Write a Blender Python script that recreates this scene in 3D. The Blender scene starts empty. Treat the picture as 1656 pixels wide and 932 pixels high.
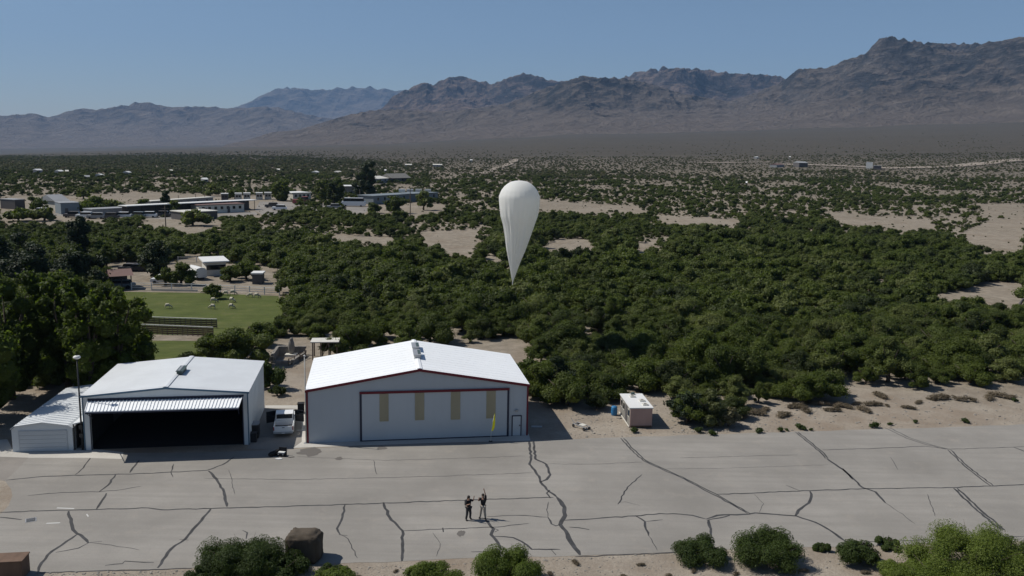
import bpy, bmesh, math, random
import numpy as np
from mathutils import Matrix, Vector
R = math.radians
C = bpy.context.scene.collection
sc = bpy.context.scene

# ------------------------------------------------------------------ camera
F, PITCH, ROLL, CH = 1399.7, .1615, .0176, 26.0
cam = bpy.data.objects.new('camera', bpy.data.cameras.new('camera')); C.objects.link(cam)
cam.matrix_world = Matrix.Translation((0, 0, CH)) @ Matrix.Rotation(math.pi/2-PITCH, 4, 'X') @ Matrix.Rotation(ROLL, 4, 'Z')
cam.data.sensor_width = 36; cam.data.lens = F/1656*36
cam.data.clip_start = .5; cam.data.clip_end = 60000
sc.camera = cam

# ------------------------------------------------------------------ world, sun, exposure
SUN_EL, SUN_AZ = R(50), R(180-11)          # azimuth counter-clockwise from +x
w = bpy.data.worlds.new('World'); sc.world = w; w.use_nodes = True
nt = w.node_tree
sky = nt.nodes.new('ShaderNodeTexSky'); sky.sky_type = 'NISHITA'; sky.sun_disc = False
sky.sun_elevation = SUN_EL; sky.sun_rotation = R(90)-SUN_AZ
sky.altitude = 600; sky.air_density = 1.0; sky.dust_density = .7; sky.ozone_density = 3.2
bg = nt.nodes['Background']; bg.inputs['Strength'].default_value = .072
nt.links.new(sky.outputs[0], bg.inputs['Color'])
sl = bpy.data.lights.new('sun', 'SUN'); sl.energy = 5.0; sl.angle = R(.5); sl.color = (1, .95, .87)
so = bpy.data.objects.new('sun', sl); C.objects.link(so)
sd = Vector((math.cos(SUN_EL)*math.cos(SUN_AZ), math.cos(SUN_EL)*math.sin(SUN_AZ), math.sin(SUN_EL)))
so.rotation_euler = sd.to_track_quat('Z', 'Y').to_euler(); so.location = (0, 0, 200)
sc.view_settings.view_transform = 'Standard'; sc.view_settings.look = 'None'
sc.view_settings.exposure = 0.0; sc.view_settings.gamma = 1
sc.render.engine = 'CYCLES'
sc.cycles.use_denoising = True; sc.cycles.max_bounces = 5; sc.cycles.diffuse_bounces = 2
sc.cycles.glossy_bounces = 2; sc.cycles.transmission_bounces = 3; sc.cycles.volume_bounces = 0
sc.cycles.transparent_max_bounces = 6; sc.cycles.caustics_reflective = False; sc.cycles.caustics_refractive = False

# ------------------------------------------------------------------ pixel <-> ground
CP, SP, CR, SR = math.cos(PITCH), math.sin(PITCH), math.cos(ROLL), math.sin(ROLL)
def raydir(u, v):
    du, dv = u-828, v-466
    a = CR*du+SR*dv; b = -SR*du+CR*dv
    return np.array([a, CP*F-b*SP, -SP*F-b*CP])
def proj(x, y, z):
    z = z-CH
    d = y*CP-z*SP; up = y*SP+z*CP
    a = F*x/d; b = -F*up/d
    return 828+CR*a-SR*b, 466+SR*a+CR*b
def azt(u, v):
    d = raydir(u, v); return math.atan2(d[0], d[1]), d[2]/math.hypot(d[0], d[1])
_pe = [azt(u, v) for u, v in [(-400, 254), (0, 250), (350, 240), (640, 232), (900, 217), (1200, 209), (1450, 200), (1656, 194), (2100, 186)]]
_pa = np.array([p[0] for p in _pe]); _pt = np.array([p[1] for p in _pe])
RF = 4500.
def terrain(x, y):
    x = np.asarray(x, float); y = np.asarray(y, float)
    r = np.hypot(x, y); a = np.arctan2(x, y)
    zr = CH+RF*np.interp(a, _pa, _pt)
    t = np.clip((r-600)/(RF-600), 0, 1.35)
    return zr*t**1.25
def G(u, v, z=0.):
    d = raydir(u, v); t = (z-CH)/d[2] if d[2] < 0 else 1e9
    x, y = d[0]*t, d[1]*t
    if math.hypot(x, y) > 600 or d[2] >= 0:
        k = 550/math.hypot(d[0], d[1]); s = k
        while s*math.hypot(d[0], d[1]) < 12000:
            if CH+d[2]*s < terrain(d[0]*s, d[1]*s): break
            s *= 1.004
        x, y = d[0]*s, d[1]*s
    return Vector((x, y, float(terrain(x, y))+z))
def at_depth(u, v, Y):
    d = raydir(u, v); t = Y/d[1]; return Vector((d[0]*t, Y, CH+d[2]*t))
def mpp(p): return (p.y*CP+(CH-p.z)*SP)/F      # metres per pixel there

# ------------------------------------------------------------------ materials
def mat(name, base, rough=.8, metal=0, nodes=None, spec=.3):
    m = bpy.data.materials.new(name); m.use_nodes = True
    b = m.node_tree.nodes['Principled BSDF']
    b.inputs['Base Color'].default_value = (*base, 1); b.inputs['Roughness'].default_value = rough
    b.inputs['Metallic'].default_value = metal; b.inputs['Specular IOR Level'].default_value = spec
    if nodes: nodes(m.node_tree, b)
    return m
def N(t, kind, **kw):
    n = t.nodes.new('ShaderNode'+kind)
    for k, v in kw.items():
        if k in n.inputs: n.inputs[k].default_value = v
        else: setattr(n, k, v)
    return n
def noise(t, scale, detail=4, rough=.55, vec=None, dist=0):
    n = N(t, 'TexNoise'); n.inputs['Scale'].default_value = scale; n.inputs['Detail'].default_value = detail
    n.inputs['Roughness'].default_value = rough; n.inputs['Distortion'].default_value = dist
    if vec is not None: t.links.new(vec, n.inputs['Vector'])
    return n.outputs['Fac']
def ramp(t, fac, stops):
    r = N(t, 'ValToRGB'); e = r.color_ramp.elements
    while len(e) < len(stops): e.new(.5)
    for i, (p, c) in enumerate(stops):
        e[i].position = p; e[i].color = (*c, 1) if len(c) == 3 else c
    t.links.new(fac, r.inputs[0]); return r.outputs[0]
def mix(t, fac, a, b, mode='MIX'):
    m = N(t, 'Mix', data_type='RGBA', blend_type=mode)
    for s, v in ((0, fac), (6, a), (7, b)):
        if isinstance(v, (int, float)): m.inputs[s].default_value = v
        elif isinstance(v, tuple): m.inputs[s].default_value = (*v, 1)
        else: t.links.new(v, m.inputs[s])
    return m.outputs[2]
def math_(t, op, a, b=None, c=None):
    m = N(t, 'Math', operation=op)
    for i, v in enumerate((a, b, c)):
        if v is None: continue
        if isinstance(v, (int, float)): m.inputs[i].default_value = v
        else: t.links.new(v, m.inputs[i])
    return m.outputs[0]
def bump(t, b, h, strength=.3, dist=.05):
    n = N(t, 'Bump'); n.inputs['Strength'].default_value = strength; n.inputs['Distance'].default_value = dist
    t.links.new(h, n.inputs['Height']); t.links.new(n.outputs[0], b.inputs['Normal'])
def pos(t, rot=0, scale=(1, 1, 1)):
    g = N(t, 'NewGeometry'); m = N(t, 'Mapping'); m.inputs['Rotation'].default_value = (0, 0, rot); m.inputs['Scale'].default_value = scale
    t.links.new(g.outputs['Position'], m.inputs['Vector']); return m.outputs[0]
def dirty(amount=.25, scale=.7, dark=.6):
    def f(t, b):
        col = tuple(b.inputs['Base Color'].default_value)[:3]
        tc = N(t, 'TexCoord')
        v = N(t, 'Mapping'); v.inputs['Scale'].default_value = (1, 1, .25); t.links.new(tc.outputs['Object'], v.inputs['Vector'])
        a = noise(t, scale, 6, .6, v.outputs[0])
        r = ramp(t, a, [(.35, tuple(c*dark for c in col)), (.62, col)])
        t.links.new(mix(t, amount, col, r), b.inputs['Base Color'])
    return f

def ground_nodes(t, b):
    g = N(t, 'NewGeometry'); p = g.outputs['Position']
    ln = N(t, 'VectorMath', operation='LENGTH'); t.links.new(p, ln.inputs[0]); dist = ln.outputs['Value']
    big = noise(t, .02, 6, .6, p); mid = noise(t, .25, 6, .65, p); fine = noise(t, 3.5, 5, .7, p); peb = noise(t, 14, 3, .6, p)
    sand = ramp(t, mid, [(.3, (.225, .19, .152)), (.5, (.29, .252, .205)), (.68, (.35, .31, .255))])
    sand = mix(t, ramp(t, fine, [(.4, (.0,)*3), (.75, (.65,)*3)]), sand, (.2, .165, .13))
    sand = mix(t, ramp(t, peb, [(.6, (.0,)*3), (.68, (.8,)*3)]), sand, (.14, .11, .09))
    sand = mix(t, ramp(t, noise(t, .09, 5, .7, p), [(.5, (.0,)*3), (.62, (.75,)*3)]), sand, (.22, .175, .132))
    # dry brush litter in the thicket and beyond
    lit = ramp(t, noise(t, .6, 6, .7, p), [(.42, (.1, .088, .06)), (.6, (.26, .222, .172))])
    f1 = N(t, 'MapRange'); f1.inputs[1].default_value = 96; f1.inputs[2].default_value = 110; t.links.new(dist, f1.inputs[0])
    c1 = mix(t, math_(t, 'MULTIPLY', f1.outputs[0], math_(t, 'MULTIPLY', big, .8)), sand, lit)
    # creosote flats: dark pavement dotted with shrubs
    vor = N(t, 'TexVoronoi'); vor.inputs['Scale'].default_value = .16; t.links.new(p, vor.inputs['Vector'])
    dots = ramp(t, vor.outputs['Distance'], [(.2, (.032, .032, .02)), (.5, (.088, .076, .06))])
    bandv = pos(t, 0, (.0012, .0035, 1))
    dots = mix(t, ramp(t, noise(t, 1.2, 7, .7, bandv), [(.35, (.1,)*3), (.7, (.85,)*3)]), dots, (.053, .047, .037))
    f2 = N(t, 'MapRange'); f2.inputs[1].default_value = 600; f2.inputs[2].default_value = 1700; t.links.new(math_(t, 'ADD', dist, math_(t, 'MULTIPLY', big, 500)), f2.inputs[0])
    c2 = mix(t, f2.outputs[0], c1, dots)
    t.links.new(c2, b.inputs['Base Color'])
    bump(t, b, math_(t, 'ADD', mid, fine), .6, .15)
M = {}
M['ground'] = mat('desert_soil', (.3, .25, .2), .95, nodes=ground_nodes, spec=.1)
AX = .156
def asphalt_nodes(base, streak=1.):
    def f(t, b):
        p = pos(t); lane = pos(t, -AX, (.06, 1.1, 1))
        a = noise(t, .12, 6, .6, p); s = noise(t, 1.0, 5, .65, lane); g = noise(t, 18, 3, .7, p); sp = noise(t, 2.2, 5, .75, p)
        c = ramp(t, a, [(.32, tuple(x*.8 for x in base)), (.68, tuple(x*1.18 for x in base))])
        c = mix(t, ramp(t, s, [(.35, (.55*streak,)*3), (.6, (0,)*3)]), c, tuple(x*.80 for x in base))
        c = mix(t, ramp(t, g, [(.4, (.0,)*3), (.75, (.5,)*3)]), c, tuple(x*.6 for x in base))
        c = mix(t, ramp(t, sp, [(.62, (.0,)*3), (.72, (.35,)*3)]), c, tuple(x*.55 for x in base))
        c = mix(t, ramp(t, noise(t, .5, 6, .7, p), [(.55, (.0,)*3), (.75, (.3,)*3)]), c, (.36, .32, .27))
        t.links.new(c, b.inputs['Base Color']); bump(t, b, g, .35, .02)
    return f
M['asphalt'] = mat('weathered_asphalt', (.26, .25, .235), .9, nodes=asphalt_nodes((.268, .253, .229)), spec=.15)
M['drive'] = mat('drive_asphalt', (.22, .21, .2), .9, nodes=asphalt_nodes((.24, .222, .2), .4), spec=.15)
M['concrete'] = mat('pale_concrete', (.5, .48, .44), .9, nodes=asphalt_nodes((.47, .45, .41), .3), spec=.15)
M['tar'] = mat('sealant_and_shadow_streak', (.035, .035, .036), .8, nodes=dirty(.6, 1.2, 2.2))
M['oil'] = mat('oil_stain', (.12, .11, .1), .8)
M['paint'] = mat('faded_paint', (.5, .5, .48), .8)
def grass_nodes(t, b):
    p = pos(t); q = pos(t, .1, (.08, .6, 1))
    c = ramp(t, noise(t, .25, 6, .65, p), [(.3, (.055, .072, .02)), (.55, (.085, .105, .028)), (.75, (.155, .145, .06))])
    c = mix(t, ramp(t, noise(t, 1, 4, .6, q), [(.4, (.0,)*3), (.7, (.5,)*3)]), c, (.12, .12, .05))
    c = mix(t, ramp(t, noise(t, 6, 4, .7, p), [(.45, (.0,)*3), (.7, (.5,)*3)]), c, (.045, .075, .02))
    t.links.new(c, b.inputs['Base Color']); bump(t, b, noise(t, 5, 4, .7, p), .8, .1)
M['grass'] = mat('irrigated_grass', (.1, .15, .04), .95, nodes=grass_nodes, spec=.1)
def rock_nodes(tint, far=0):
    def f(t, b):
        p = pos(t); g = N(t, 'NewGeometry')
        st = pos(t, 0, (1, 1, 2.5))
        a = noise(t, .0035, 8, .68, st, .6); d = noise(t, .012, 8, .7, st)
        c = ramp(t, a, [(.38, (.018, .022, .025)), (.46, (.068, .066, .068)), (.54, (.14, .127, .12)), (.64, (.24, .205, .178))])
        c = mix(t, ramp(t, d, [(.42, (.6,)*3), (.62, (0,)*3)]), c, (.03, .034, .034))
        c = mix(t, ramp(t, noise(t, .0011, 6, .62, pos(t, .3, (1, 1, 1.4)), 1.2), [(.5, (0,)*3), (.56, (.7,)*3)]), c, (.04, .044, .048))
        sx = N(t, 'SeparateXYZ'); t.links.new(g.outputs['Normal'], sx.inputs[0])
        c = mix(t, ramp(t, sx.outputs[2], [(.72, (0,)*3), (.97, (.8,)*3)]), c, (.2, .165, .135))
        c = mix(t, 1., c, tint, 'MULTIPLY')
        t.links.new(c, b.inputs['Base Color'])
        bump(t, b, math_(t, 'ADD', d, math_(t, 'MULTIPLY', a, 2.)), 1., 80)
    return f
M['rock'] = mat('mountain_rock', (.1, .09, .08), .95, nodes=rock_nodes((1, 1, 1)), spec=.1)
M['rock_back'] = mat('back_mountain_rock', (.1, .09, .08), .95, nodes=rock_nodes((1.2, 1.06, 1.0)), spec=.1)

def leaf_mat(name, cols, trans=.25):
    m = bpy.data.materials.new(name); m.use_nodes = True; t = m.node_tree
    b = t.nodes['Principled BSDF']; out = t.nodes['Material Output']
    b.inputs['Roughness'].default_value = .6; b.inputs['Specular IOR Level'].default_value = .2
    oi = N(t, 'ObjectInfo'); at = N(t, 'Attribute', attribute_name='rnd')
    c = ramp(t, oi.outputs['Random'], [(i/(len(cols)-1), k) for i, k in enumerate(cols)])
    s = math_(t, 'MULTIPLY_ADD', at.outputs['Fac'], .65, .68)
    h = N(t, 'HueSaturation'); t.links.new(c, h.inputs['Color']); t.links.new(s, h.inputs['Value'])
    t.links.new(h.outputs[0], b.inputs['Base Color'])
    tr = N(t, 'BsdfTranslucent'); y = mix(t, 1., h.outputs[0], (1.5, 1.6, .6), 'MULTIPLY'); t.links.new(y, tr.inputs[0])
    ms = N(t, 'MixShader'); ms.inputs[0].default_value = trans
    t.links.new(b.outputs[0], ms.inputs[1]); t.links.new(tr.outputs[0], ms.inputs[2]); t.links.new(ms.outputs[0], out.inputs[0])
    return m
M['mesquite'] = leaf_mat('mesquite_leaves', [(.037, .049, .016), (.060, .080, .016), (.080, .104, .019), (.070, .090, .021), (.12, .138, .044)], .32)
M['far_scrub'] = leaf_mat('far_scrub_leaves', [(.05, .058, .022), (.07, .08, .028), (.09, .098, .04), (.13, .115, .07)], .2)
M['cotton'] = leaf_mat('cottonwood_leaves', [(.055, .08, .016), (.085, .115, .02)], .45)
M['darkleaf'] = leaf_mat('dark_evergreen_leaves', [(.022, .034, .014), (.034, .048, .018)], .15)
M['creosote'] = leaf_mat('creosote_leaves', [(.085, .12, .02), (.115, .15, .028)], .35)
M['bushdark'] = leaf_mat('desert_bush_leaves', [(.036, .056, .013), (.05, .074, .016)], .3)
M['drybrush'] = leaf_mat('dry_brush', [(.1, .08, .055), (.15, .12, .085)], .2)
M['bark'] = mat('bark', (.09, .07, .055), .95, nodes=dirty(.6, 6, .5))
M['white_roof'] = mat('white_roof_sheet', (.8, .82, .83), .5, nodes=dirty(.3, .35, .88), spec=.3)
M['grey_roof'] = mat('pale_grey_roof_sheet', (.62, .645, .66), .5, nodes=dirty(.45, .4, .8), spec=.4)
M['wall_grey'] = mat('blue_grey_wall_sheet', (.43, .465, .495), .5, nodes=dirty(.3, .5, .85))
M['wall_white'] = mat('white_wall_sheet', (.58, .62, .64), .5, nodes=dirty(.3, .5, .85))
M['door_sheet'] = mat('hangar_door_sheet', (.47, .505, .53), .5, nodes=dirty(.35, .4, .85))
M['tan'] = mat('tan_fibreglass', (.36, .32, .22), .6, nodes=dirty(.4, 1, .8))
M['red_trim'] = mat('dark_red_trim', (.14, .012, .022), .5)
M['navy_trim'] = mat('dark_navy_trim', (.025, .028, .05), .5)
M['blue_trim'] = mat('dull_blue_trim', (.07, .13, .19), .5)
M['black'] = mat('black_rubber', (.012, .012, .012), .7)
M['bay_shade'] = mat('painted_bay_shade', (.02, .02, .022), .9)  # near-black colour standing in for the shade inside the open bay
M['vent_green'] = mat('vent_dark_green', (.05, .075, .07), .5)
M['metal'] = mat('galvanised_metal', (.38, .39, .4), .45, .4, nodes=dirty(.4, 2, .7))
M['dark_metal'] = mat('dark_metal', (.04, .04, .042), .5, .3)
M['pole'] = mat('pale_pole', (.42, .41, .38), .5, nodes=dirty(.3, 2, .7))
M['white_paint'] = mat('white_vehicle_paint', (.72, .73, .74), .3, spec=.5)
M['glass'] = mat('dark_glass', (.015, .018, .022), .08, spec=.6)
M['tail_red'] = mat('red_lens', (.3, .02, .02), .3)
M['yellow'] = mat('yellow_flag_cloth', (.8, .74, .02), .7)
M['pink'] = mat('pinkish_plywood', (.40, .27, .235), .75, nodes=dirty(.5, 1.2, .75))
M['hutgrey'] = mat('weathered_grey_panel', (.23, .22, .2), .8, nodes=dirty(.6, 1.5, .5))
M['cream'] = mat('cream_paint', (.6, .58, .52), .6, nodes=dirty(.4, 1.5, .7))
M['barrel'] = mat('blue_plastic', (.03, .16, .34), .4)
M['boulder'] = mat('brown_boulder', (.085, .068, .05), .95, nodes=dirty(.8, 1.5, .45))
M['rust'] = mat('rusty_brown_steel', (.15, .095, .065), .8, nodes=dirty(.6, 2, .55))
M['wood'] = mat('weathered_wood', (.19, .15, .115), .85, nodes=dirty(.6, 3, .6))
M['stone'] = mat('grey_stone', (.27, .25, .22), .9, nodes=dirty(.7, 2.5, .55))
M['brown_roof'] = mat('brown_roof_sheet', (.17, .105, .09), .7, nodes=dirty(.3, 1, .8))
M['far_white'] = mat('sun_bleached_white', (.66, .66, .64), .6, nodes=dirty(.3, .3, .8))
M['far_grey'] = mat('faded_grey_siding', (.27, .28, .29), .7, nodes=dirty(.4, .3, .7))
M['far_dark'] = mat('dark_brown_siding', (.09, .085, .085), .8)  # one even dark brown shared by walls, doors and vehicles
M['far_red'] = mat('faded_red_siding', (.3, .09, .09), .7)
M['far_blue'] = mat('blue_grey_siding', (.17, .2, .22), .7)
M['wool'] = mat('cream_wool', (.5, .46, .36), .95, nodes=dirty(.4, 8, .7))
M['skin'] = mat('skin', (.32, .19, .13), .6)
M['hair'] = mat('dark_hair', (.015, .012, .01), .6)
M['cloth_black'] = mat('black_cloth', (.012, .012, .014), .85)
M['cloth_dark'] = mat('charcoal_cloth', (.03, .03, .032), .85)
M['cloth_tan'] = mat('light_tan_cloth', (.36, .32, .27), .85)
def balloon_mat():
    m = bpy.data.materials.new('translucent_white_film'); m.use_nodes = True; t = m.node_tree
    b = t.nodes['Principled BSDF']; out = t.nodes['Material Output']
    b.inputs['Base Color'].default_value = (.86, .86, .84, 1); b.inputs['Roughness'].default_value = .6; b.inputs['Specular IOR Level'].default_value = .15
    tr = N(t, 'BsdfTranslucent'); tr.inputs[0].default_value = (.88, .88, .83, 1)
    ms = N(t, 'MixShader'); ms.inputs[0].default_value = .45
    t.links.new(b.outputs[0], ms.inputs[1]); t.links.new(tr.outputs[0], ms.inputs[2]); t.links.new(ms.outputs[0], out.inputs[0])
    return m
M['film'] = balloon_mat()

# ------------------------------------------------------------------ helpers
class MB:
    def __init__(s): s.v = []; s.f = []
    def add(s, vs, fs):
        o = len(s.v); s.v += [tuple(v) for v in vs]; s.f += [tuple(i+o for i in f) for f in fs]; return s
    def box(s, x0, x1, y0, y1, z0, z1, mtx=None):
        vs = [Vector((x, y, z)) for z in (z0, z1) for x, y in ((x0, y0), (x1, y0), (x1, y1), (x0, y1))]
        if mtx is not None: vs = [mtx @ v for v in vs]
        return s.add(vs, [(3, 2, 1, 0), (4, 5, 6, 7), (0, 1, 5, 4), (1, 2, 6, 5), (2, 3, 7, 6), (3, 0, 4, 7)])
    def prism(s, poly, a, b, axis='z'):
        n = len(poly); f = {'z': lambda p, q: (p[0], p[1], q), 'y': lambda p, q: (p[0], q, p[1]), 'x': lambda p, q: (q, p[0], p[1])}[axis]
        vs = [f(p, a) for p in poly]+[f(p, b) for p in poly]
        return s.add(vs, [tuple(range(n))[::-1], tuple(range(n, 2*n))]+[(i, (i+1) % n, n+(i+1) % n, n+i) for i in range(n)])
    def tube(s, pts, rads, n=8):
        pts = [Vector(p) for p in pts]; rings = []
        for i, p in enumerate(pts):
            d = (pts[min(i+1, len(pts)-1)]-pts[max(i-1, 0)]).normalized()
            a = d.orthogonal().normalized(); b = d.cross(a)
            r = rads[i] if isinstance(rads, (list, tuple)) else rads
            rings.append([p+(a*math.cos(2*math.pi*k/n)+b*math.sin(2*math.pi*k/n))*r for k in range(n)])
        vs = [v for r in rings for v in r]; m = len(pts)
        fs = [(i*n+k, i*n+(k+1) % n, (i+1)*n+(k+1) % n, (i+1)*n+k) for i in range(m-1) for k in range(n)]
        fs += [tuple(range(n))[::-1], tuple((m-1)*n+k for k in range(n))]
        return s.add(vs, fs)
    def ball(s, c, r, n=10, m=6):
        r = (r, r, r) if not isinstance(r, (tuple, list)) else r
        vs = []; fs = []
        for j in range(m+1):
            t = math.pi*j/m
            for k in range(n):
                vs.append((c[0]+r[0]*math.sin(t)*math.cos(2*math.pi*k/n), c[1]+r[1]*math.sin(t)*math.sin(2*math.pi*k/n), c[2]+r[2]*math.cos(t)))
        for j in range(m):
            for k in range(n): fs.append((j*n+k, (j+1)*n+k, (j+1)*n+(k+1) % n, j*n+(k+1) % n))
        return s.add(vs, fs)
    def build(s, name, m, parent=None, smooth=False, bevel=0):
        me = bpy.data.meshes.new(name); me.from_pydata(s.v, [], s.f); me.validate(); me.update()
        bm = bmesh.new(); bm.from_mesh(me); bmesh.ops.remove_doubles(bm, verts=bm.verts, dist=1e-5)
        bmesh.ops.recalc_face_normals(bm, faces=bm.faces); bm.to_mesh(me); bm.free()
        me.materials.append(m)
        if smooth:
            for p in me.polygons: p.use_smooth = True
        o = bpy.data.objects.new(name, me); C.objects.link(o)
        if parent is not None: o.parent = parent
        if bevel:
            b = o.modifiers.new('bevel', 'BEVEL'); b.width = bevel; b.segments = 2; b.limit_method = 'ANGLE'
        return o
def tag(o, label=None, cat=None, group=None, kind=None):
    if label: o['label'] = label
    if cat: o['category'] = cat
    if group: o['group'] = group
    if kind: o['kind'] = kind
    return o
def thing(name, label, cat, loc=(0, 0, 0), rz=0, group=None):
    o = bpy.data.objects.new(name, None); C.objects.link(o); o.location = loc; o.rotation_euler.z = rz
    o.empty_display_size = .3
    return tag(o, label, cat, group)
def np_mesh(name, V, Q, m, smooth=False, rnd=None):
    me = bpy.data.meshes.new(name); k = Q.shape[1]
    me.vertices.add(len(V)); me.vertices.foreach_set('co', V.astype(np.float32).ravel())
    me.loops.add(Q.size); me.loops.foreach_set('vertex_index', Q.astype(np.int32).ravel())
    me.polygons.add(len(Q)); me.polygons.foreach_set('loop_start', np.arange(0, Q.size, k, dtype=np.int32))
    me.polygons.foreach_set('use_smooth', np.full(len(Q), smooth))
    me.update(calc_edges=True); me.materials.append(m)
    if rnd is not None:
        a = me.attributes.new('rnd', 'FLOAT', 'POINT'); a.data.foreach_set('value', rnd.astype(np.float32))
    return me
def sheet(name, pts, z, m, kind='structure'):
    """flat polygon on the ground, pts are world xy"""
    from mathutils.geometry import delaunay_2d_cdt
    n = len(pts); v2, _e, f2, *_r = delaunay_2d_cdt([Vector((p[0], p[1])) for p in pts], [(i, (i+1) % n) for i in range(n)], [], 1, 1e-5)
    fs = []
    for f in f2:
        a, b, c = (v2[i] for i in f[:3]); fs.append(tuple(f) if (b-a).x*(c-a).y-(b-a).y*(c-a).x > 0 else tuple(f)[::-1])
    me = bpy.data.meshes.new(name); me.from_pydata([(p.x, p.y, z) for p in v2], [], fs); me.update(); me.materials.append(m)
    o = bpy.data.objects.new(name, me); C.objects.link(o); o['kind'] = kind; return o

# 2D gradient noise in numpy
_rg = np.random.RandomState(7); _perm = _rg.permutation(512); _ang = _rg.rand(512)*2*np.pi
_gx, _gy = np.cos(_ang), np.sin(_ang)
def perlin(x, y):
    xi = np.floor(x).astype(int); yi = np.floor(y).astype(int); xf = x-xi; yf = y-yi
    def g(i, j, dx, dy):
        h = _perm[(_perm[(xi+i) % 512]+yi+j) % 512]; return _gx[h]*dx+_gy[h]*dy
    u = xf**3*(xf*(xf*6-15)+10); v = yf**3*(yf*(yf*6-15)+10)
    a = g(0, 0, xf, yf); b = g(1, 0, xf-1, yf); c = g(0, 1, xf, yf-1); d = g(1, 1, xf-1, yf-1)
    return (a+(b-a)*u+(c-a)*v+(a-b-c+d)*u*v)*1.5
def fbm(x, y, o=5):
    s = 0; a = 1; t = 0
    for i in range(o): s = s+a*perlin(x*2**i+17*i, y*2**i-9*i); t += a; a *= .5
    return s/t
def ridged(x, y, o=6):
    s = 0; a = 1; t = 0; p = 1
    for i in range(o):
        n = (1-np.abs(perlin(x*2**i+31*i, y*2**i+5*i)))**2
        s = s+a*n*p; t += a; a *= .5; p = np.clip(n*1.4, 0, 1)
    return s/t

# ------------------------------------------------------------------ ground
az = np.concatenate([np.arange(-180, -45, 5), np.arange(-45, 45, .5), np.arange(45, 180, 5)])*math.pi/180
rr = np.concatenate([[.5], np.geomspace(8, 600, 30), np.geomspace(640, 6400, 60), np.geomspace(6800, 24000, 14)])
A, RR = np.meshgrid(az, rr); X = RR*np.sin(A); Y = RR*np.cos(A)
Z = terrain(X, Y)
Z = np.where(RR > 900, Z+fbm(X/400, Y/400, 3)*np.clip((RR-900)/2500, 0, 1)*6, Z)
V = np.stack([X, Y, Z], -1).reshape(-1, 3); na = len(az); nr = len(rr)
i, j = np.meshgrid(np.arange(nr-1), np.arange(na), indexing='ij'); j2 = (j+1) % na
Q = np.stack([i*na+j, (i+1)*na+j, (i+1)*na+j2, i*na+j2], -1).reshape(-1, 4)[:, ::-1]
gme = np_mesh('ground', V, Q, M['ground'], True)
go = bpy.data.objects.new('ground', gme); C.objects.link(go); go['kind'] = 'structure'

def P(*uv): return [G(u, v)[:2] for u, v in uv]
def lin(p, q, t): return tuple(np.array(p)+(np.array(q)-np.array(p))*t)
fe0, fe1 = P((928, 710), (1656, 687)); ne0, ne1 = P((60, 927), (1100, 893))
far_r = lin(fe0, fe1, 2.2); near_r = lin(ne0, ne1, 2.6)
rnd = random.Random(3)
def rough_edge(p, q, n=60, a=.12):
    return [tuple(np.array(lin(p, q, k/n))+np.array([rnd.uniform(-a, a), rnd.uniform(-a, a)])) for k in range(n+1)]
run = P((45, 741), (28, 760), (8, 778), (18, 792), (20, 802), (14, 818), (2, 831), (-40, 836), (-300, 842), (-300, 1010), (40, 975))+rough_edge(ne0, near_r)+rough_edge(far_r, fe0)+P((856, 713), (640, 719), (470, 727), (330, 732), (200, 733))
sheet('runway', run, .012, M['asphalt'])
sheet('apron_drive', P((399, 726), (427, 658), (490, 658), (492, 722), (460, 729)), .008, M['drive'])
sheet('yard_gravel', P((0, 739), (45, 741), (28, 760), (8, 778), (-60, 768), (-120, 745)), .009, M['drive'])
sheet('shed_apron', P((-80, 716), (12, 711), (21, 729), (137, 725), (200, 732), (197, 743), (140, 741), (50, 741), (-40, 738)), .02, M['concrete'])
sheet('hangar_apron', P((474, 725), (488, 715), (488, 662), (429, 660), (429, 656), (499, 656), (503, 712), (855, 702), (858, 713), (700, 717)), .02, M['concrete'])
sheet('pasture', P((190, 472), (330, 474), (450, 479), (458, 505), (450, 525), (400, 548), (330, 600), (190, 600), (150, 540)), .01, M['grass'])
sheet('pasture_path', P((230, 541), (350, 543), (345, 552), (232, 551)), .02, M['ground'])

# sealed cracks of the runway and one painted cast-shadow streak, ribbons a few millimetres above it
cr = MB()
def crack(pts, wid=.13, wig=.06, seed=0):
    r = random.Random(seed+len(pts)*7+int(pts[0][0])); W = [Vector((*G(u, v)[:2], 0)) for u, v in pts]
    fine = []
    for a, b in zip(W[:-1], W[1:]):
        n = max(1, int((b-a).length/.45)); pr = Vector((-(b-a).y, (b-a).x, 0)).normalized()
        for k in range(n): fine.append(a.lerp(b, k/n)+pr*r.uniform(-wig, wig)*(k > 0))
    fine.append(W[-1]); vs = []
    for k, p in enumerate(fine):
        d = (fine[min(k+1, len(fine)-1)]-fine[max(k-1, 0)]).normalized(); s = Vector((-d.y, d.x, 0))
        h = wid/2*r.uniform(.82, 1.18)
        if k in (0, len(fine)-1): h *= .5
        vs += [p+s*h+Vector((0, 0, .017)), p-s*h+Vector((0, 0, .017))]
    cr.add(vs, [(2*k, 2*k+1, 2*k+3, 2*k+2) for k in range(len(fine)-1)])
def dbl(pts, off=4.5, wid=.13):
    crack([(u-off/2, v) for u, v in pts], wid); crack([(u+off/2, v) for u, v in pts], wid, seed=5)
T1, T2, T3 = .1, .15, .2
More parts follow.
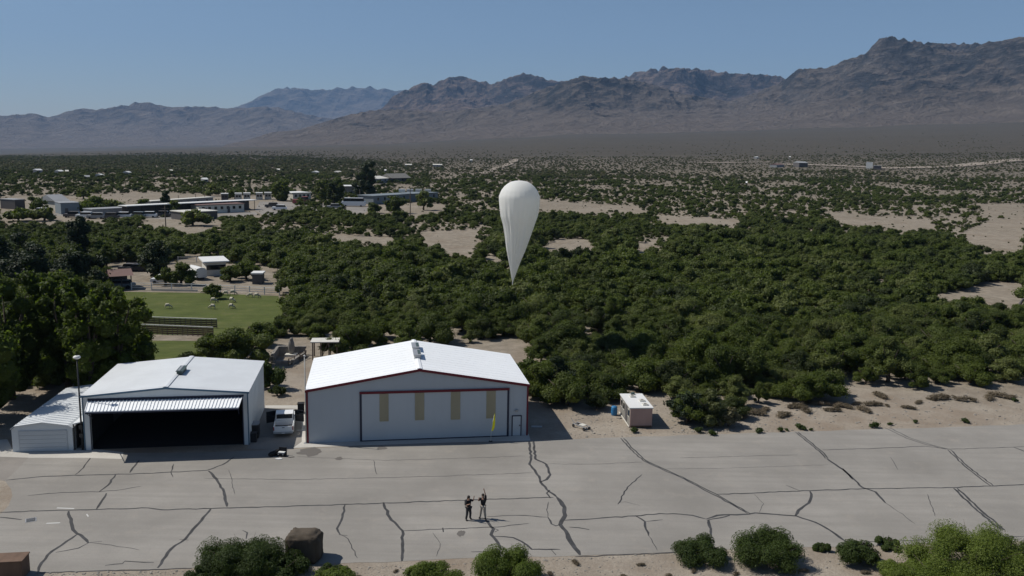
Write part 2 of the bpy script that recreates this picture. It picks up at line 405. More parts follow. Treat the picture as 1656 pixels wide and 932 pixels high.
for pts, wd in [
 ([(10,777),(70,771),(120,769),(180,768),(245,766),(300,763),(335,761),(360,752),(378,740)], T2),
 ([(147,740),(135,757),(122,768)], T1), ([(225,745),(215,757),(210,765)], T2), ([(281,751),(277,763)], T1), ([(276,763),(280,772)], T1),
 ([(337,762),(350,775),(362,795),(367,820)], T3), ([(187,768),(175,785),(160,796)], T2),
 ([(45,802),(100,797),(160,796),(200,792),(228,787)], T1), ([(172,798),(165,810),(156,824)], T2),
 ([(0,829),(60,827),(130,825),(240,822),(262,825),(340,823),(450,820),(600,815),(760,809),(895,805)], T2),
 ([(111,827),(115,845),(118,857),(124,863),(135,870),(143,879)], T3), ([(124,865),(100,882),(84,892),(67,911),(62,926)], T3),
 ([(142,879),(127,887),(90,894)], T1), ([(143,878),(165,876)], T1), ([(145,878),(180,882),(225,890)], .05),
 ([(341,823),(326,842),(300,872),(277,888),(255,919)], T3), ([(60,927),(150,924),(310,920)], T1),
 ([(170,915),(198,912),(202,908),(217,909),(249,910)], T1), ([(392,858),(400,862),(398,872)], T1), ([(290,873),(305,874)], T1),
 ([(558,817),(552,842),(545,855),(550,865)], T2), ([(550,865),(563,872),(578,903)], .06), ([(548,865),(562,867)], T1),
 ([(620,813),(630,837),(651,859),(651,881),(650,908)], T3),
 ([(651,859),(717,856),(803,853),(837,849),(855,847)], T1), ([(716,854),(717,861)], T2),
 ([(784,838),(798,856),(794,865),(805,878),(811,890)], T3), ([(800,868),(830,870),(843,876),(860,889),(906,889)], T2),
 ([(795,853),(806,858),(800,861)], T1), ([(762,893),(789,893)], T1), ([(891,889),(899,898)], T1),
 ([(788,836),(837,834),(886,837)], T1), ([(886,837),(892,848),(899,851),(906,849)], T2), ([(886,837),(884,825),(887,812)], .06),
 ([(856,714),(859,743),(856,751),(872,771),(874,780),(889,796),(901,805)], T3),
 ([(863,714),(866,743),(883,751),(890,768),(884,776),(874,780)], T3), ([(889,793),(884,798),(890,806)], T2),
 ([(901,805),(913,821),(914,834),(906,849),(918,865),(926,881),(938,898)], .32),
 ([(885,751),(961,751),(1038,748)], .06), ([(480,739),(620,745),(700,743),(850,738)], .05), ([(330,774),(480,776),(700,771),(860,765)], .06), ([(1100,741),(1290,736)], .05), ([(1072,759),(1200,757),(1340,752)], .04), ([(370,760),(380,800)], .04), ([(700,862),(712,880),(706,900)], .04), ([(1220,800),(1235,815),(1228,829)], .04), ([(1440,740),(1452,760)], .05), ([(1500,800),(1512,835)], .05),
 ([(913,842),(965,839),(1026,835),(1067,831),(1100,832),(1120,834),(1142,840)], T2),
 ([(1142,840),(1160,834),(1211,832),(1221,830),(1288,835),(1318,845),(1342,858),(1367,876)], T3),
 ([(1143,842),(1165,838),(1180,834)], T2), ([(1146,841),(1150,866)], T3),
 ([(1159,800),(1281,795),(1395,791),(1540,789),(1660,784)], T2), ([(1271,785),(1293,794)], T1),
 ([(1310,795),(1312,804),(1308,814),(1291,826),(1286,835)], T3),
 ([(1337,742),(1365,761),(1379,774),(1395,789),(1416,796),(1432,814)], T3), ([(1363,758),(1379,776)], T2),
 ([(1432,814),(1460,832),(1480,848)], .05), ([(1330,728),(1410,726),(1496,722),(1533,727),(1600,725),(1660,723)], T1),
 ([(1640,724),(1660,732)], T2), ([(1028,835),(1043,844),(1043,851),(1049,867)], T2), ([(1049,867),(1063,891)], .05),
 ([(1045,844),(1072,841)], T1), ([(1038,768),(1015,788),(999,816)], T1), ([(1000,813),(1012,812),(1035,818)], .04),
 ([(921,853),(936,854),(953,857)], T2), ([(604,745),(610,768)], .05),  # first ribbon is a small cast shadow painted in the sealant colour
 ([(1380,878),(1656,868)], T1), ([(930,901),(1100,894)], T1), ([(0,837),(35,841)], T2)]: crack(pts, wd)
dbl([(1006,709),(1022,727),(1042,745),(1074,760),(1102,772),(1136,790),(1162,803),(1211,831)])
dbl([(1288,699),(1308,715),(1330,733),(1337,742)]); dbl([(1434,692),(1469,709),(1503,720),(1533,727)], 7, .1)
dbl([(1535,728),(1563,755),(1604,786)]); dbl([(1545,790),(1580,823),(1622,858)], 6, .18)
cs = cr.build('sealant_and_shadow_streak', M['tar']); cs['kind'] = 'structure'
st = MB()
for u, v, a, b_ in [(500, 731, 1.1, 1.2), (618, 725, .5, .5), (548, 742, .35, .4), (746, 863, .3, .5)]:
    c = G(u, v); n = 18; rd = random.Random(u)
    st.add([(c.x, c.y, .021)]+[(c.x+a*math.cos(2*math.pi*k/n)*rd.uniform(.6, 1.1), c.y+b_*math.sin(2*math.pi*k/n)*rd.uniform(.6, 1.1), .021) for k in range(n)], [(0, 1+k, 1+(k+1) % n) for k in range(n)])
stm = M['oil']; so_ = st.build('oil_stain', stm); so_['kind'] = 'structure'
pm = MB()
for (u0, v0), (u1, v1) in [((75, 847), (97, 846)), ((92, 822), (120, 823)), ((140, 832), (143, 836))]:
    a, b_ = G(u0, v0), G(u1, v1); s = .07
    pm.add([(a.x, a.y-s, .018), (b_.x, b_.y-s, .018), (b_.x, b_.y+s, .018), (a.x, a.y+s, .018)], [(0, 1, 2, 3)])
pm.build('paint_mark', M['paint'])['kind'] = 'structure'

# ------------------------------------------------------------------ mountains
def mountains(name, sky_px, R0, R1, R2, m, sc_=1500., seed=0, du=2.2, nrad=170, rough=1.):
    pts = [azt(u, v) for u, v in sky_px]; pa = [p[0] for p in pts]; pt = [p[1] for p in pts]
    a = np.linspace(pa[0], pa[-1], int((sky_px[-1][0]-sky_px[0][0])/du))
    r = np.linspace(R0, R2, nrad); A, RR = np.meshgrid(a, r)
    X = RR*np.sin(A); Y = RR*np.cos(A)
    base = terrain(X, Y)
    t = (RR-R0)/(R1-R0)
    wob = 1+.22*fbm(X/2600+seed, Y/2600, 3)
    t = t*wob
    env = np.where(t < 1, np.clip(t, 0, 1)**1.35, np.clip(1-(t-1)*.9, 0, 1))
    rg = ridged(X/sc_+seed*3.1, Y/sc_-seed, 7)
    fb = fbm(X/330+seed, Y/330, 5)
    rg2 = ridged(X/(sc_*.27)+seed, Y/(sc_*.27)+2, 5)
    h = env*(.42+.66*rg*rough+.2*rg2*rough*np.clip(1.35-t, .25, 1))+env*.05*fb*rough
    h = h*(.2+.8*np.clip(t*1.0, 0, 1)) 
    mx = (h/RR*1000).max(axis=0)
    k = 25; ker = np.hanning(k); ker /= ker.sum()
    mx_s = np.convolve(np.pad(mx, k//2, 'edge'), ker, 'valid')
    tgt = np.interp(a, pa, pt); tgt = np.convolve(np.pad(tgt, 3, 'edge'), np.ones(7)/7, 'valid')
    tb = base.mean(axis=0)
    # height above the plain needed so that the crest meets the skyline
    S = np.ones_like(a)
    lo = np.zeros_like(a); hi = np.full_like(a, 60000.)
    for _ in range(30):
        S = (lo+hi)/2; e = ((base+h*S-CH)/RR).max(axis=0); big_ = e > tgt; hi = np.where(big_, S, hi); lo = np.where(big_, lo, S)
    hgt = np.maximum(tgt*R1+CH-base[min(nrad-1, int(nrad*(R1-R0)/(R2-R0)))], 30.)
    q = np.log(S/hgt); kk = 23; ker = np.hanning(kk+2)[1:-1]; ker /= ker.sum()
    q = np.convolve(np.pad(q, kk//2, 'edge'), ker, 'valid'); S = np.exp(q)*hgt
    for _ in range(5):      # settle the crest without following every bump
        e = ((base+h*S-CH)/RR).max(axis=0); d = (tgt-e)*R1/np.maximum(hgt, 60); d = np.convolve(np.pad(d, kk//2, 'edge'), ker, 'valid'); S = S*(1+d)
    Z = base+h*S-3-12*np.clip(1-t*8, 0, 1)
    V = np.stack([X, Y, Z], -1).reshape(-1, 3); n1 = len(a)
    i, j = np.meshgrid(np.arange(nrad-1), np.arange(n1-1), indexing='ij')
    Q = np.stack([i*n1+j, i*n1+j+1, (i+1)*n1+j+1, (i+1)*n1+j], -1).reshape(-1, 4)
    o = bpy.data.objects.new(name, np_mesh(name, V, Q, m, False)); C.objects.link(o); o['kind'] = 'structure'; return o
mountains('distant_range', [(-500, 200), (-200, 190), (-60, 184), (0, 187), (35, 185), (58, 182), (75, 191), (130, 174), (150, 178), (190, 172), (235, 164), (270, 173), (330, 172), (372, 175), (440, 172), (520, 190), (640, 200), (760, 215)], 8500, 12000, 14500, M['rock'], 2200, 4, 3, 110, .7)
mountains('blue_range', [(300, 200), (372, 176), (400, 167), (430, 150), (450, 143), (470, 141), (510, 146), (545, 143), (590, 141), (620, 144), (640, 146), (680, 150), (800, 170), (900, 190)], 15000, 19000, 22000, M['rock'], 3000, 9, 3, 80, .45)
mountains('back_range', [(560, 215), (600, 190), (625, 168), (636, 154), (655, 146), (685, 132), (702, 138), (715, 128), (742, 122), (765, 128), (790, 135), (805, 133), (830, 122), (850, 118), (870, 123), (895, 131), (940, 130), (1000, 128), (1035, 115), (1075, 109), (1130, 111), (1180, 118), (1250, 121), (1268, 126), (1350, 128), (1450, 130), (1560, 150)], 6200, 8600, 10800, M['rock_back'], 1500, 2, 2.2, 150, .9)
mountains('front_range', [(300, 242), (350, 236), (400, 226), (440, 213), (480, 210), (520, 198), (560, 186), (600, 178), (640, 176), (700, 180), (760, 176), (815, 168), (840, 160), (870, 146), (905, 134), (945, 121), (960, 125), (985, 125), (1010, 126), (1050, 134), (1100, 150), (1140, 157), (1180, 164), (1230, 146), (1262, 134), (1290, 111), (1340, 109), (1370, 95), (1400, 87), (1412, 71), (1432, 57), (1460, 63), (1490, 68), (1540, 70), (1580, 70), (1620, 65), (1660, 57), (1720, 50), (1850, 60), (2050, 90)], 3900, 5900, 7900, M['rock'], 1150, 5, 1.8, 230)

# ------------------------------------------------------------------ haze
hz = MB().box(-14000, 14000, -600, 24000, -500, 2900).build('haze', None)
hm = bpy.data.materials.new('desert_haze'); hm.use_nodes = True; t = hm.node_tree
t.nodes.remove(t.nodes['Principled BSDF']); pv = N(t, 'VolumePrincipled')
pv.inputs['Color'].default_value = (.36, .6, 1, 1); pv.inputs['Density'].default_value = 3.4e-5; pv.inputs['Anisotropy'].default_value = 0
t.links.new(pv.outputs[0], t.nodes['Material Output'].inputs['Volume'])
hz.data.materials.clear(); hz.data.materials.append(hm); tag(hz, kind='stuff', label='thin blue desert haze before the mountains')

# ------------------------------------------------------------------ vegetation
LIB = bpy.data.collections.new('plant_library')
_ico = {}
def ico(n):
    if n not in _ico:
        bm = bmesh.new(); bmesh.ops.create_icosphere(bm, subdivisions=n, radius=1)
        _ico[n] = (np.array([v.co[:] for v in bm.verts]), np.array([[v.index for v in f.verts] for f in bm.faces])); bm.free()
    return _ico[n]
def crown_mesh(name, blobs, m, nleaf, leaf, seed, core=.78, sub=2, fine=1., gap=.25, droop=0., feather=.13, slim=1.):
    """lumpy core blobs wrapped in many small two-face leaf sprays"""
    r = np.random.RandomState(seed); Vs = []; Qs = []; Rn = []; o = 0
    B = np.array(blobs, float)
    iv, itf = ico(sub)
    for b in B:
        d = 1+.42*fbm(iv[:, 0]*1.7+b[0]*3+seed, iv[:, 1]*1.7+iv[:, 2]*1.9+b[2], 3)
        v = iv*(d[:, None])*b[3:6]*core+b[:3]
        Vs.append(v); Qs.append(itf+o); o += len(v); Rn.append(np.full(len(v), r.uniform(0, .35)))  # lower rnd on the core paints shade into the crown's inside
    vol = (B[:, 3]*B[:, 4]*B[:, 5])**.667; pr = vol/vol.sum()
    k = r.choice(len(B), nleaf, p=pr); n = r.normal(size=(nleaf, 3)); n /= np.linalg.norm(n, axis=1)[:, None]
    n[:, 2] = np.where(n[:, 2] < -.35, -n[:, 2], n[:, 2])
    lump = fbm(n[:, 0]*2.2+k*5.1+seed, n[:, 1]*2.2+n[:, 2]*2.7, 3)
    p = B[k, :3]+n*B[k, 3:6]*(core*(1+.42*lump)+np.clip(r.exponential(feather, nleaf)-.08, -.08, .65))[:, None]
    keep = np.ones(nleaf, bool)
    for bi, b in enumerate(B):
        ins = (((p-b[:3])/(b[3:6]*core*.9))**2).sum(1) < 1; keep &= ~(ins & (k != bi))
    keep &= p[:, 2] > .05
    keep &= ~(fbm(p[:, 0]*1.3+seed*2, p[:, 1]*1.3+p[:, 2]*1.1, 3) < -gap)
    p = p[keep]; n = n[keep]; k = k[keep]; m_ = len(p)
    nn = n+r.normal(size=(m_, 3))*.55; nn /= np.linalg.norm(nn, axis=1)[:, None]
    up = r.normal(size=(m_, 3)); up[:, 2] += .6-droop; a = np.cross(nn, up); a /= np.linalg.norm(a, axis=1)[:, None]+1e-9; c = np.cross(nn, a)
    L = leaf*r.uniform(.6, 1.4, m_)[:, None]; W_ = L*r.uniform(.35, .6, m_)[:, None]*slim
    tip = p+c*L+nn*L*.25; 
    lv = np.stack([p-c*L*.5, p+a*W_, tip, p-a*W_], 1).reshape(-1, 3)
    Vs.append(lv); i4 = np.arange(m_)[:, None]*4+o; Qs.append(np.concatenate([i4+np.array([0, 1, 2]), i4+np.array([0, 2, 3])]))
    clump = fbm(p[:, 0]*.9+7, p[:, 1]*.9+p[:, 2], 2)*.5
    Rn.append(np.repeat(np.clip(.5+clump+r.uniform(-.28, .28, m_), 0, 1), 4))
    return np_mesh(name, np.concatenate(Vs), np.concatenate(Qs), m, False, np.concatenate(Rn))
def trunk_mb(h, w, seed, n=4, r0=.16, lean=.5):
    r = random.Random(seed); mb = MB()
    mb.tube([(0, 0, -.15), (.03, 0, h*.18), (.08*lean, .05, h*.36)], [r0*1.25, r0, r0*.8], 7)
    for k in range(n):
        a = 2*math.pi*k/n+r.uniform(-.4, .4); d = w*r.uniform(.45, .75)
        mb.tube([(.05, .03, h*.28), (math.cos(a)*d*.45, math.sin(a)*d*.45, h*.5), (math.cos(a)*d, math.sin(a)*d, h*.78)], [r0*.6, r0*.4, r0*.12], 5)
    return mb
def blobs_mesq(w, h, seed, n=9):
    r = random.Random(seed); st = r.uniform(.72, 1.0); out = [(0, 0, h*.5, w*.45, w*.45*st, h*.42)]
    for k in range(n):
        a = 2*math.pi*k/n+r.uniform(-.6, .6); d = w*r.uniform(.4, .9)
        s = w*r.uniform(.2, .42); z = h*r.uniform(.2, .66)
        out.append((math.cos(a)*d, math.sin(a)*d*st, z, s, s*r.uniform(.7, 1.2), min(s*r.uniform(.6, 1.0), z)))
    for k in range(4):
        a = r.uniform(0, 6.3); d = w*r.uniform(.1, .55); s = w*r.uniform(.16, .32)
        out.append((math.cos(a)*d, math.sin(a)*d, h*r.uniform(.68, .92), s, s*r.uniform(.7, 1.3), s*r.uniform(.5, .9)))
    return out
# unit variants: radius w (half width), height h
mesq = []
for k in range(8):
    wv, hv = [(2.6, 3.5), (2.2, 3.0), (3.2, 3.9), (2.7, 2.7), (1.9, 3.9), (3.0, 3.3), (2.3, 2.2), (3.6, 3.7)][k]
    me = crown_mesh('mesquite_crown', blobs_mesq(wv, hv, 11+k, 8+k % 3), M['mesquite'], 19000, .105, 21+k, gap=.35)
    tb = trunk_mb(hv, wv, k); to = tb.build('trunk', M['bark'], None, True); C.objects.unlink(to)
    mesq.append((me, to.data, wv, hv))
far_mesq = []
for k in range(8):
    wv, hv = [(2.4, 2.9), (2.0, 2.4), (3.0, 3.2), (1.7, 2.8), (2.5, 2.0), (2.8, 2.6), (3.4, 3.0), (1.5, 1.6)][k]
    me = crown_mesh('thicket_crown', blobs_mesq(wv, hv, 51+k, 7), M['mesquite'], 4200, .17, 61+k)
    o = bpy.data.objects.new('thicket_crown', me); LIB.objects.link(o); far_mesq.append(o)
LIB2 = bpy.data.collections.new('scrub_library')
for k in range(5):
    wv, hv = [(2.1, 1.5), (1.5, 1.1), (2.6, 1.9), (1.1, .8), (1.7, 1.8)][k]
    me = crown_mesh('scrub_crown', blobs_mesq(wv, hv, 81+k, 4), M['far_scrub'], 260, .34, 91+k, sub=1)
    LIB2.objects.link(bpy.data.objects.new('scrub_crown', me))
def scatter(name, pts, lib, nlib, label):
    """points with rot / scale / idx attributes, instanced by geometry nodes"""
    P_ = np.array([p[:3] for p in pts]); me = bpy.data.meshes.new(name); me.vertices.add(len(P_)); me.vertices.foreach_set('co', P_.astype(np.float32).ravel())
    for an, col in (('rot', 3), ('scl', 4)):
        a = me.attributes.new(an, 'FLOAT', 'POINT'); a.data.foreach_set('value', np.array([p[col] for p in pts], np.float32))
    a = me.attributes.new('idx', 'INT', 'POINT'); a.data.foreach_set('value', np.array([int(p[5]) for p in pts], np.int32))
    me.update(); o = bpy.data.objects.new(name, me); C.objects.link(o)
    ng = bpy.data.node_groups.new(name, 'GeometryNodeTree')
    ng.interface.new_socket('Geometry', in_out='INPUT', socket_type='NodeSocketGeometry'); ng.interface.new_socket('Geometry', in_out='OUTPUT', socket_type='NodeSocketGeometry')
    gi = ng.nodes.new('NodeGroupInput'); go_ = ng.nodes.new('NodeGroupOutput'); ip = ng.nodes.new('GeometryNodeInstanceOnPoints')
    ci = ng.nodes.new('GeometryNodeCollectionInfo'); ci.inputs['Collection'].default_value = lib; ci.inputs['Separate Children'].default_value = True; ci.inputs['Reset Children'].default_value = True
    def na_(n_, ty):
        x = ng.nodes.new('GeometryNodeInputNamedAttribute'); x.data_type = ty; x.inputs['Name'].default_value = n_; return x.outputs['Attribute']
    L = ng.links.new
    L(gi.outputs[0], ip.inputs['Points']); L(ci.outputs[0], ip.inputs['Instance']); ip.inputs['Pick Instance'].default_value = True
    L(na_('idx', 'INT'), ip.inputs['Instance Index'])
    cx = ng.nodes.new('ShaderNodeCombineXYZ'); L(na_('rot', 'FLOAT'), cx.inputs[2]); L(cx.outputs[0], ip.inputs['Rotation'])
    L(na_('scl', 'FLOAT'), ip.inputs['Scale']); L(ip.outputs[0], go_.inputs[0])
    md = o.modifiers.new('scatter', 'NODES'); md.node_group = ng
    tag(o, label, None, None, 'stuff'); return o

def inpoly(u, v, poly):
    c = False; n = len(poly); j = n-1
    for i in range(n):
        a, b = poly[i], poly[j]
        if (a[1] > v) != (b[1] > v) and u < (b[0]-a[0])*(v-a[1])/(b[1]-a[1])+a[0]: c = not c
        j = i
    return c
CLEAR = [   # open ground seen between the trees
 [(425,662),(425,622),(436,592),(395,592),(440,553),(536,550),(540,602),(500,662)],
 [(190,468),(330,470),(455,474),(458,505),(440,524),(400,532),(362,545),(345,560),(320,585),(235,600),(218,520)],
 [(60,452),(100,448),(100,478),(60,480)],
 [(132,432),(200,424),(262,428),(300,426),(320,428),(440,430),(452,446),(456,476),(190,476),(190,445)],
 [(288,412),(330,412),(330,430),(288,430)],
 [(1062,350),(1195,356),(1190,368),(1068,362)],
 [(1338,343),(1400,349),(1505,358),(1518,374),(1460,374),(1355,362)],
 [(1562,372),(1660,343),(1660,418),(1600,412),(1565,396)], [(1580,330),(1660,330),(1660,345),(1600,350)],
 [(1478,486),(1490,478),(1560,470),(1580,458),(1660,456),(1660,500),(1625,498),(1575,490),(1520,490)],
 [(1008,404),(1040,392),(1062,390),(1055,408),(1030,418)],
 [(862,398),(905,388),(944,386),(972,402),(920,412),(880,404)],
 [(868,325),(1030,334),(1045,344),(872,341)],
 [(680,376),(770,372),(768,404),(730,412),(690,402)],
 [(768,412),(818,418),(806,436)],
 [(540,380),(640,384),(640,396),(548,394)],
 [(690,542),(748,542),(750,566),(700,566)],
 [(0,318),(120,316),(240,312),(420,318),(470,322),(490,338),(440,345),(350,352),(240,350),(100,362),(0,360)],
 [(225,352),(350,352),(360,366),(300,384),(285,372),(240,366)],
 [(560,326),(720,330),(722,344),(690,349),(560,346)],
 [(1250,262),(1445,262),(1460,275),(1250,272)],
 [(1000,628),(1010,628),(1060,640),(1060,700),(985,700),(985,660)],
 [(1100,515),(1125,515),(1125,525),(1100,525)], [(1360,605),(1384,605),(1384,640),(1362,640)],
 [(760,548),(845,548),(860,600),(760,600)],
]
SPARSE = [ [(640,360),(800,368),(790,440),(690,412)], [(862,322),(1000,330),(1020,342),(960,352),(862,346)], [(1345,338),(1660,330),(1660,420),(1575,402),(1515,380),(1360,358)],
 [(0,300),(130,300),(130,318),(0,318)], [(1020,384),(1085,384),(1080,420),(1010,420)], [(400,355),(560,372),(550,398),(420,380)] ]
EDGE = [(-300,560),(-60,640),(40,640),(236,596),(300,590),(360,586),(440,560),(530,552),(560,572),(690,566),(700,548),(745,548),(760,575),(820,590),(838,640),(856,650),(905,662),(985,664),(1000,640),(1045,632),(1085,662),(1110,684),(1160,688),(1190,668),(1250,652),(1360,645),(1400,636),(1480,628),(1656,614),(2200,590)]
eu = [p[0] for p in EDGE]; ev = [p[1] for p in EDGE]
rg = random.Random(42)
pool = []; far = []; scrub = []
y = 78.
def blocked(x, y, z, hh, ww, polys):
    for (a, b) in ((0, 0), (0, .75*hh), (.7*ww, .35*hh), (-.7*ww, .35*hh)):
        u, v = proj(x+a, y, z+b)
        for p in polys:
            if inpoly(u, v, p): return True
    return False
# near and middle: jittered rows
grid = {}
def far_enough(x, y, d):
    gx, gy = int(x//4), int(y//4)
    for i in range(gx-1, gx+2):
        for j in range(gy-1, gy+2):
            for (px_, py_) in grid.get((i, j), ()):
                if (px_-x)**2+(py_-y)**2 < d*d: return False
    grid.setdefault((gx, gy), []).append((x, y)); return True
for _ in range(92000):
    y = 76+(330-76)*rg.random()**.62; x = rg.uniform(-.86, .86)*(y+14)
    z = 0.; u, v = proj(x, y, 0)
    if not (-420 < u < 2080): continue
    if v > np.interp(u, eu, ev): continue
    sp = any(inpoly(u, v, p) for p in SPARSE)
    if sp and rg.random() < .8: continue
    if v < 400 and rg.random() < .15: continue
    if u < 330 and v > 440 and rg.random() < .3: continue
    k = rg.randrange(8); s = rg.choice([rg.uniform(.45, .8), rg.uniform(.8, 1.3), rg.uniform(.75, 1.05)])*(1 if v > 395 else .75)*(.55 if sp else 1)
    if blocked(x, y, 0, mesq[k][3]*s, mesq[k][2]*s, CLEAR): continue
    if not far_enough(x, y, 2.7 if v > 430 else 3.0): continue
    pool.append((x, y, 0, rg.uniform(0, 6.28), s, k, u, v))
pool.sort(key=lambda p: p[1]-abs(p[0])*.0)
near = []; rest = []
for p in pool:
    u, v = p[6], p[7]
    hidden = (480 < u < 868 and v > 600) or (130 < u < 430 and v > 590) or u < -40 or u > 1700
    (near if (len(near) < 268 and not hidden and u > 236) else rest).append(p)
for p in rest: far.append((p[0], p[1], 0, p[3], p[4]*rg.uniform(.85, 1.4), rg.randrange(8)))
for _ in range(34000):      # 300 to 700 m
    y = 325+(750-325)*rg.random()**.8; x = rg.uniform(-.86, .86)*y; z = float(terrain(x, y)); u, v = proj(x, y, z)
    if not (-420 < u < 2080): continue
    n = float(perlin(np.array([x/45.]), np.array([y/60.]))[0])
    pr = np.interp(y, [330, 470, 620], [.85, .45, .32])+n*(.5 if y < 430 else 1.)
    if any(inpoly(u, v, p) for p in SPARSE): pr *= .25
    if u < 700 and v < 322: pr += .1
    if rg.random() > pr: continue
    k = rg.randrange(8); s = rg.uniform(.35, .95)
    if blocked(x, y, z, 3*s, 2.2*s, CLEAR): continue
    if not far_enough(x, y, 3.6): continue
    far.append((x, y, z, rg.uniform(0, 6.28), s, k))
for _ in range(78000):
    y = 700+(2600-700)*rg.random()**1.05; x = rg.uniform(-.86, .86)*y; z = float(terrain(x, y)); u, v = proj(x, y, z)
    if not (-420 < u < 2080): continue
    n = float(perlin(np.array([x/110.]), np.array([y/150.]))[0])
    lim = np.interp(u, [0, 400, 700, 900, 1656], [1900, 1600, 1000, 850, 900])
    if rg.random() > math.exp(-max(0, y-lim)/450.)*.97: continue
    pr = np.interp(u, [0, 500, 800], [.85, .6, .35])+n*.75
    if rg.random() > pr or any(inpoly(u, v, p) for p in CLEAR): continue
    k = rg.randrange(5); s = rg.uniform(.7, 1.25)*(1.15 if u < 500 else .95)*(.65 if y > lim else 1)
    scrub.append((x, y, z, rg.uniform(0, 6.28), s*1.2, k))
for _ in range(44000):       # low litter shrubs between the trees
    y = 100+(1350-100)*rg.random()**.8; x = rg.uniform(-.86, .86)*y; u, v = proj(x, y, 0)
    if v > np.interp(u, eu, ev)-3 or not (-60 < u < 1720): continue
    if any(inpoly(u, v, p) for p in CLEAR[:5]): continue
    inn = any(inpoly(u, v, p) for p in CLEAR)
    if inn and rg.random() > .12: continue
    scrub.append((x, y, float(terrain(x, y)), rg.uniform(0, 6.28), rg.uniform(.2, .6)*(.5 if inn else 1)*(1.25 if y > 600 else 1), rg.randrange(5)))
print('VEG', len(near), len(far), len(scrub))
scatter('mesquite_thicket', far, LIB, 6, 'dense green mesquite thicket stretching away behind the hangars')
scatter('desert_scrub', scrub, LIB2, 5, 'small dark shrubs dotted over the far sandy flats')

ZON = [  # label, group, test
 ('dark green mesquite on the front edge of the thicket facing the bare sand verge', 'mesquites along the front edge of the thicket', lambda u, v: u > 1040 and v > np.interp(u, eu, ev)-26),
 ('rounded mesquite at the dark thicket edge between the white-roofed hangar and the hut', 'mesquites between big hangar and hut', lambda u, v: 850 < u <= 1040 and v > np.interp(u, eu, ev)-26),
 ('mesquite tree in the strip between the grass pasture and the fenced court', 'mesquites beside the pasture', lambda u, v: u < 470),
 ('mesquite tree rising behind the white roof of the big hangar', 'mesquites behind the big hangar', lambda u, v: u < 860),
 ('round-topped mesquite inside the dense thicket above the small hut', 'mesquites in the thicket above the hut', lambda u, v: u < 1110),
 ('green mesquite deep in the thicket on the right half of the photo', 'mesquites in the right half of the thicket', lambda u, v: True)]
protos = []
for k, (me, tme, wv, hv) in enumerate(mesq):
    root = bpy.data.objects.new('mesquite_tree', None)
    c = bpy.data.objects.new('crown', me); t_ = bpy.data.objects.new('trunk', tme); protos.append((root, c, t_))
for p in near:
    root, c, t_ = protos[p[5]]
    a = root.copy(); C.objects.link(a); a.location = p[:3]; a.rotation_euler.z = p[3]; s = p[4]; a.scale = (s, s*rg.uniform(.92, 1.08), s*rg.uniform(.9, 1.12))
    for ch in (c, t_):
        d = ch.copy(); C.objects.link(d); d.parent = a
    for lab, gr, fn in ZON:
        if fn(p[6], p[7]): tag(a, lab, 'tree', gr); break

def tree(name, label, cat, loc, w, h, blobs, m, nleaf, leaf, seed, group=None, trunk=True, r0=.2, gap=.25, core=.78, tn=5, droop=0):
    t_ = thing(name, label, cat, loc, 0, group)
    me = crown_mesh('crown', blobs, m, nleaf, leaf, seed, gap=gap, core=core, droop=droop); o = bpy.data.objects.new('crown', me); C.objects.link(o); o.parent = t_
    if trunk: trunk_mb(h, w*.7, seed, tn, r0).build('trunk', M['bark'], t_, True)
    return t_
def blobs_tall(w, h, seed, n=14, low=.15, ss=1.):
    r = random.Random(seed); out = []
    for k in range(n):
        f = k/(n-1); z = h*(low+.78*f); rad = w*math.sin(math.pi*(.16+.66*f))**.8
        a = k*2.4+r.uniform(-.4, .4); d = rad*r.uniform(.25, .62 if ss == 1 else .95); s = w*r.uniform(.34, .5)*(1-.25*f)*ss
        out.append((math.cos(a)*d, math.sin(a)*d, z, s, s, s*r.uniform(.8, 1.2)))
    return out
# tall cottonwoods left of the hangars
CW = [((-75,690),6.2,12.4,'tall leafy cottonwood cut by the left edge of the photo'),((20,646),4.4,13.6,'tall cottonwood with bright top leaves above the small shed'),
      ((112,640),3.6,12.8,'cottonwood with lit yellow-green branches behind the tall lamp pole'),((150,652),3.0,11.8,'slim tall cottonwood just left of the rightmost dark one'),((193,640),3.6,11.6,'dark cottonwood beside the pasture, rightmost of the tall row'),
      ((92,618),4.0,12.6,'cottonwood crowded between its taller neighbours behind the shed roof')]
for k, ((u, v), w_, h_, lab) in enumerate(CW):
    g_ = G(u, v); tree('cottonwood_tree', lab, 'tree', g_, w_, h_, blobs_tall(w_, h_, 200+k, 34, .12, .66), M['cotton'], 24000, .2, 210+k, 'tall cottonwoods left of the hangars', r0=.3, gap=.12, tn=6)
DT = [((8,470),8,9.5,'broad dark tree at the left edge above the cottonwoods'),((60,478),6.5,8.5,'broad dark tree directly left of the small white shed'),((128,468),5.5,7.0,'dark spreading tree right of the small white shed'),
      ((128,416),2.9,8.6,'dark narrow upright tree rising above the left woods'),((254,449),3.6,6.6,'tall dark oval tree on the ranch yard left of the white trailer'),
      ((293,461),3.1,3.7,'low rounded tree behind the rail fence in front of the white trailer'),((268,462),1.8,3.4,'small rounded tree next to the boat-shaped white trailer'),
      ((172,431),2.6,4.6,'open-branched yard tree left of the dark oval tree'),((206,430),2.6,4.6,'yard tree between the carport and the dark oval tree'),
      ((345,484),1.9,2.6,'small lone tree standing on the grass pasture among sheep'),((398,452),3.8,3.6,'bushy tree between white-roofed barn and rail fence'),
      ((372,456),2.4,2.8,'low bush at the corner of the white-roofed barn')]
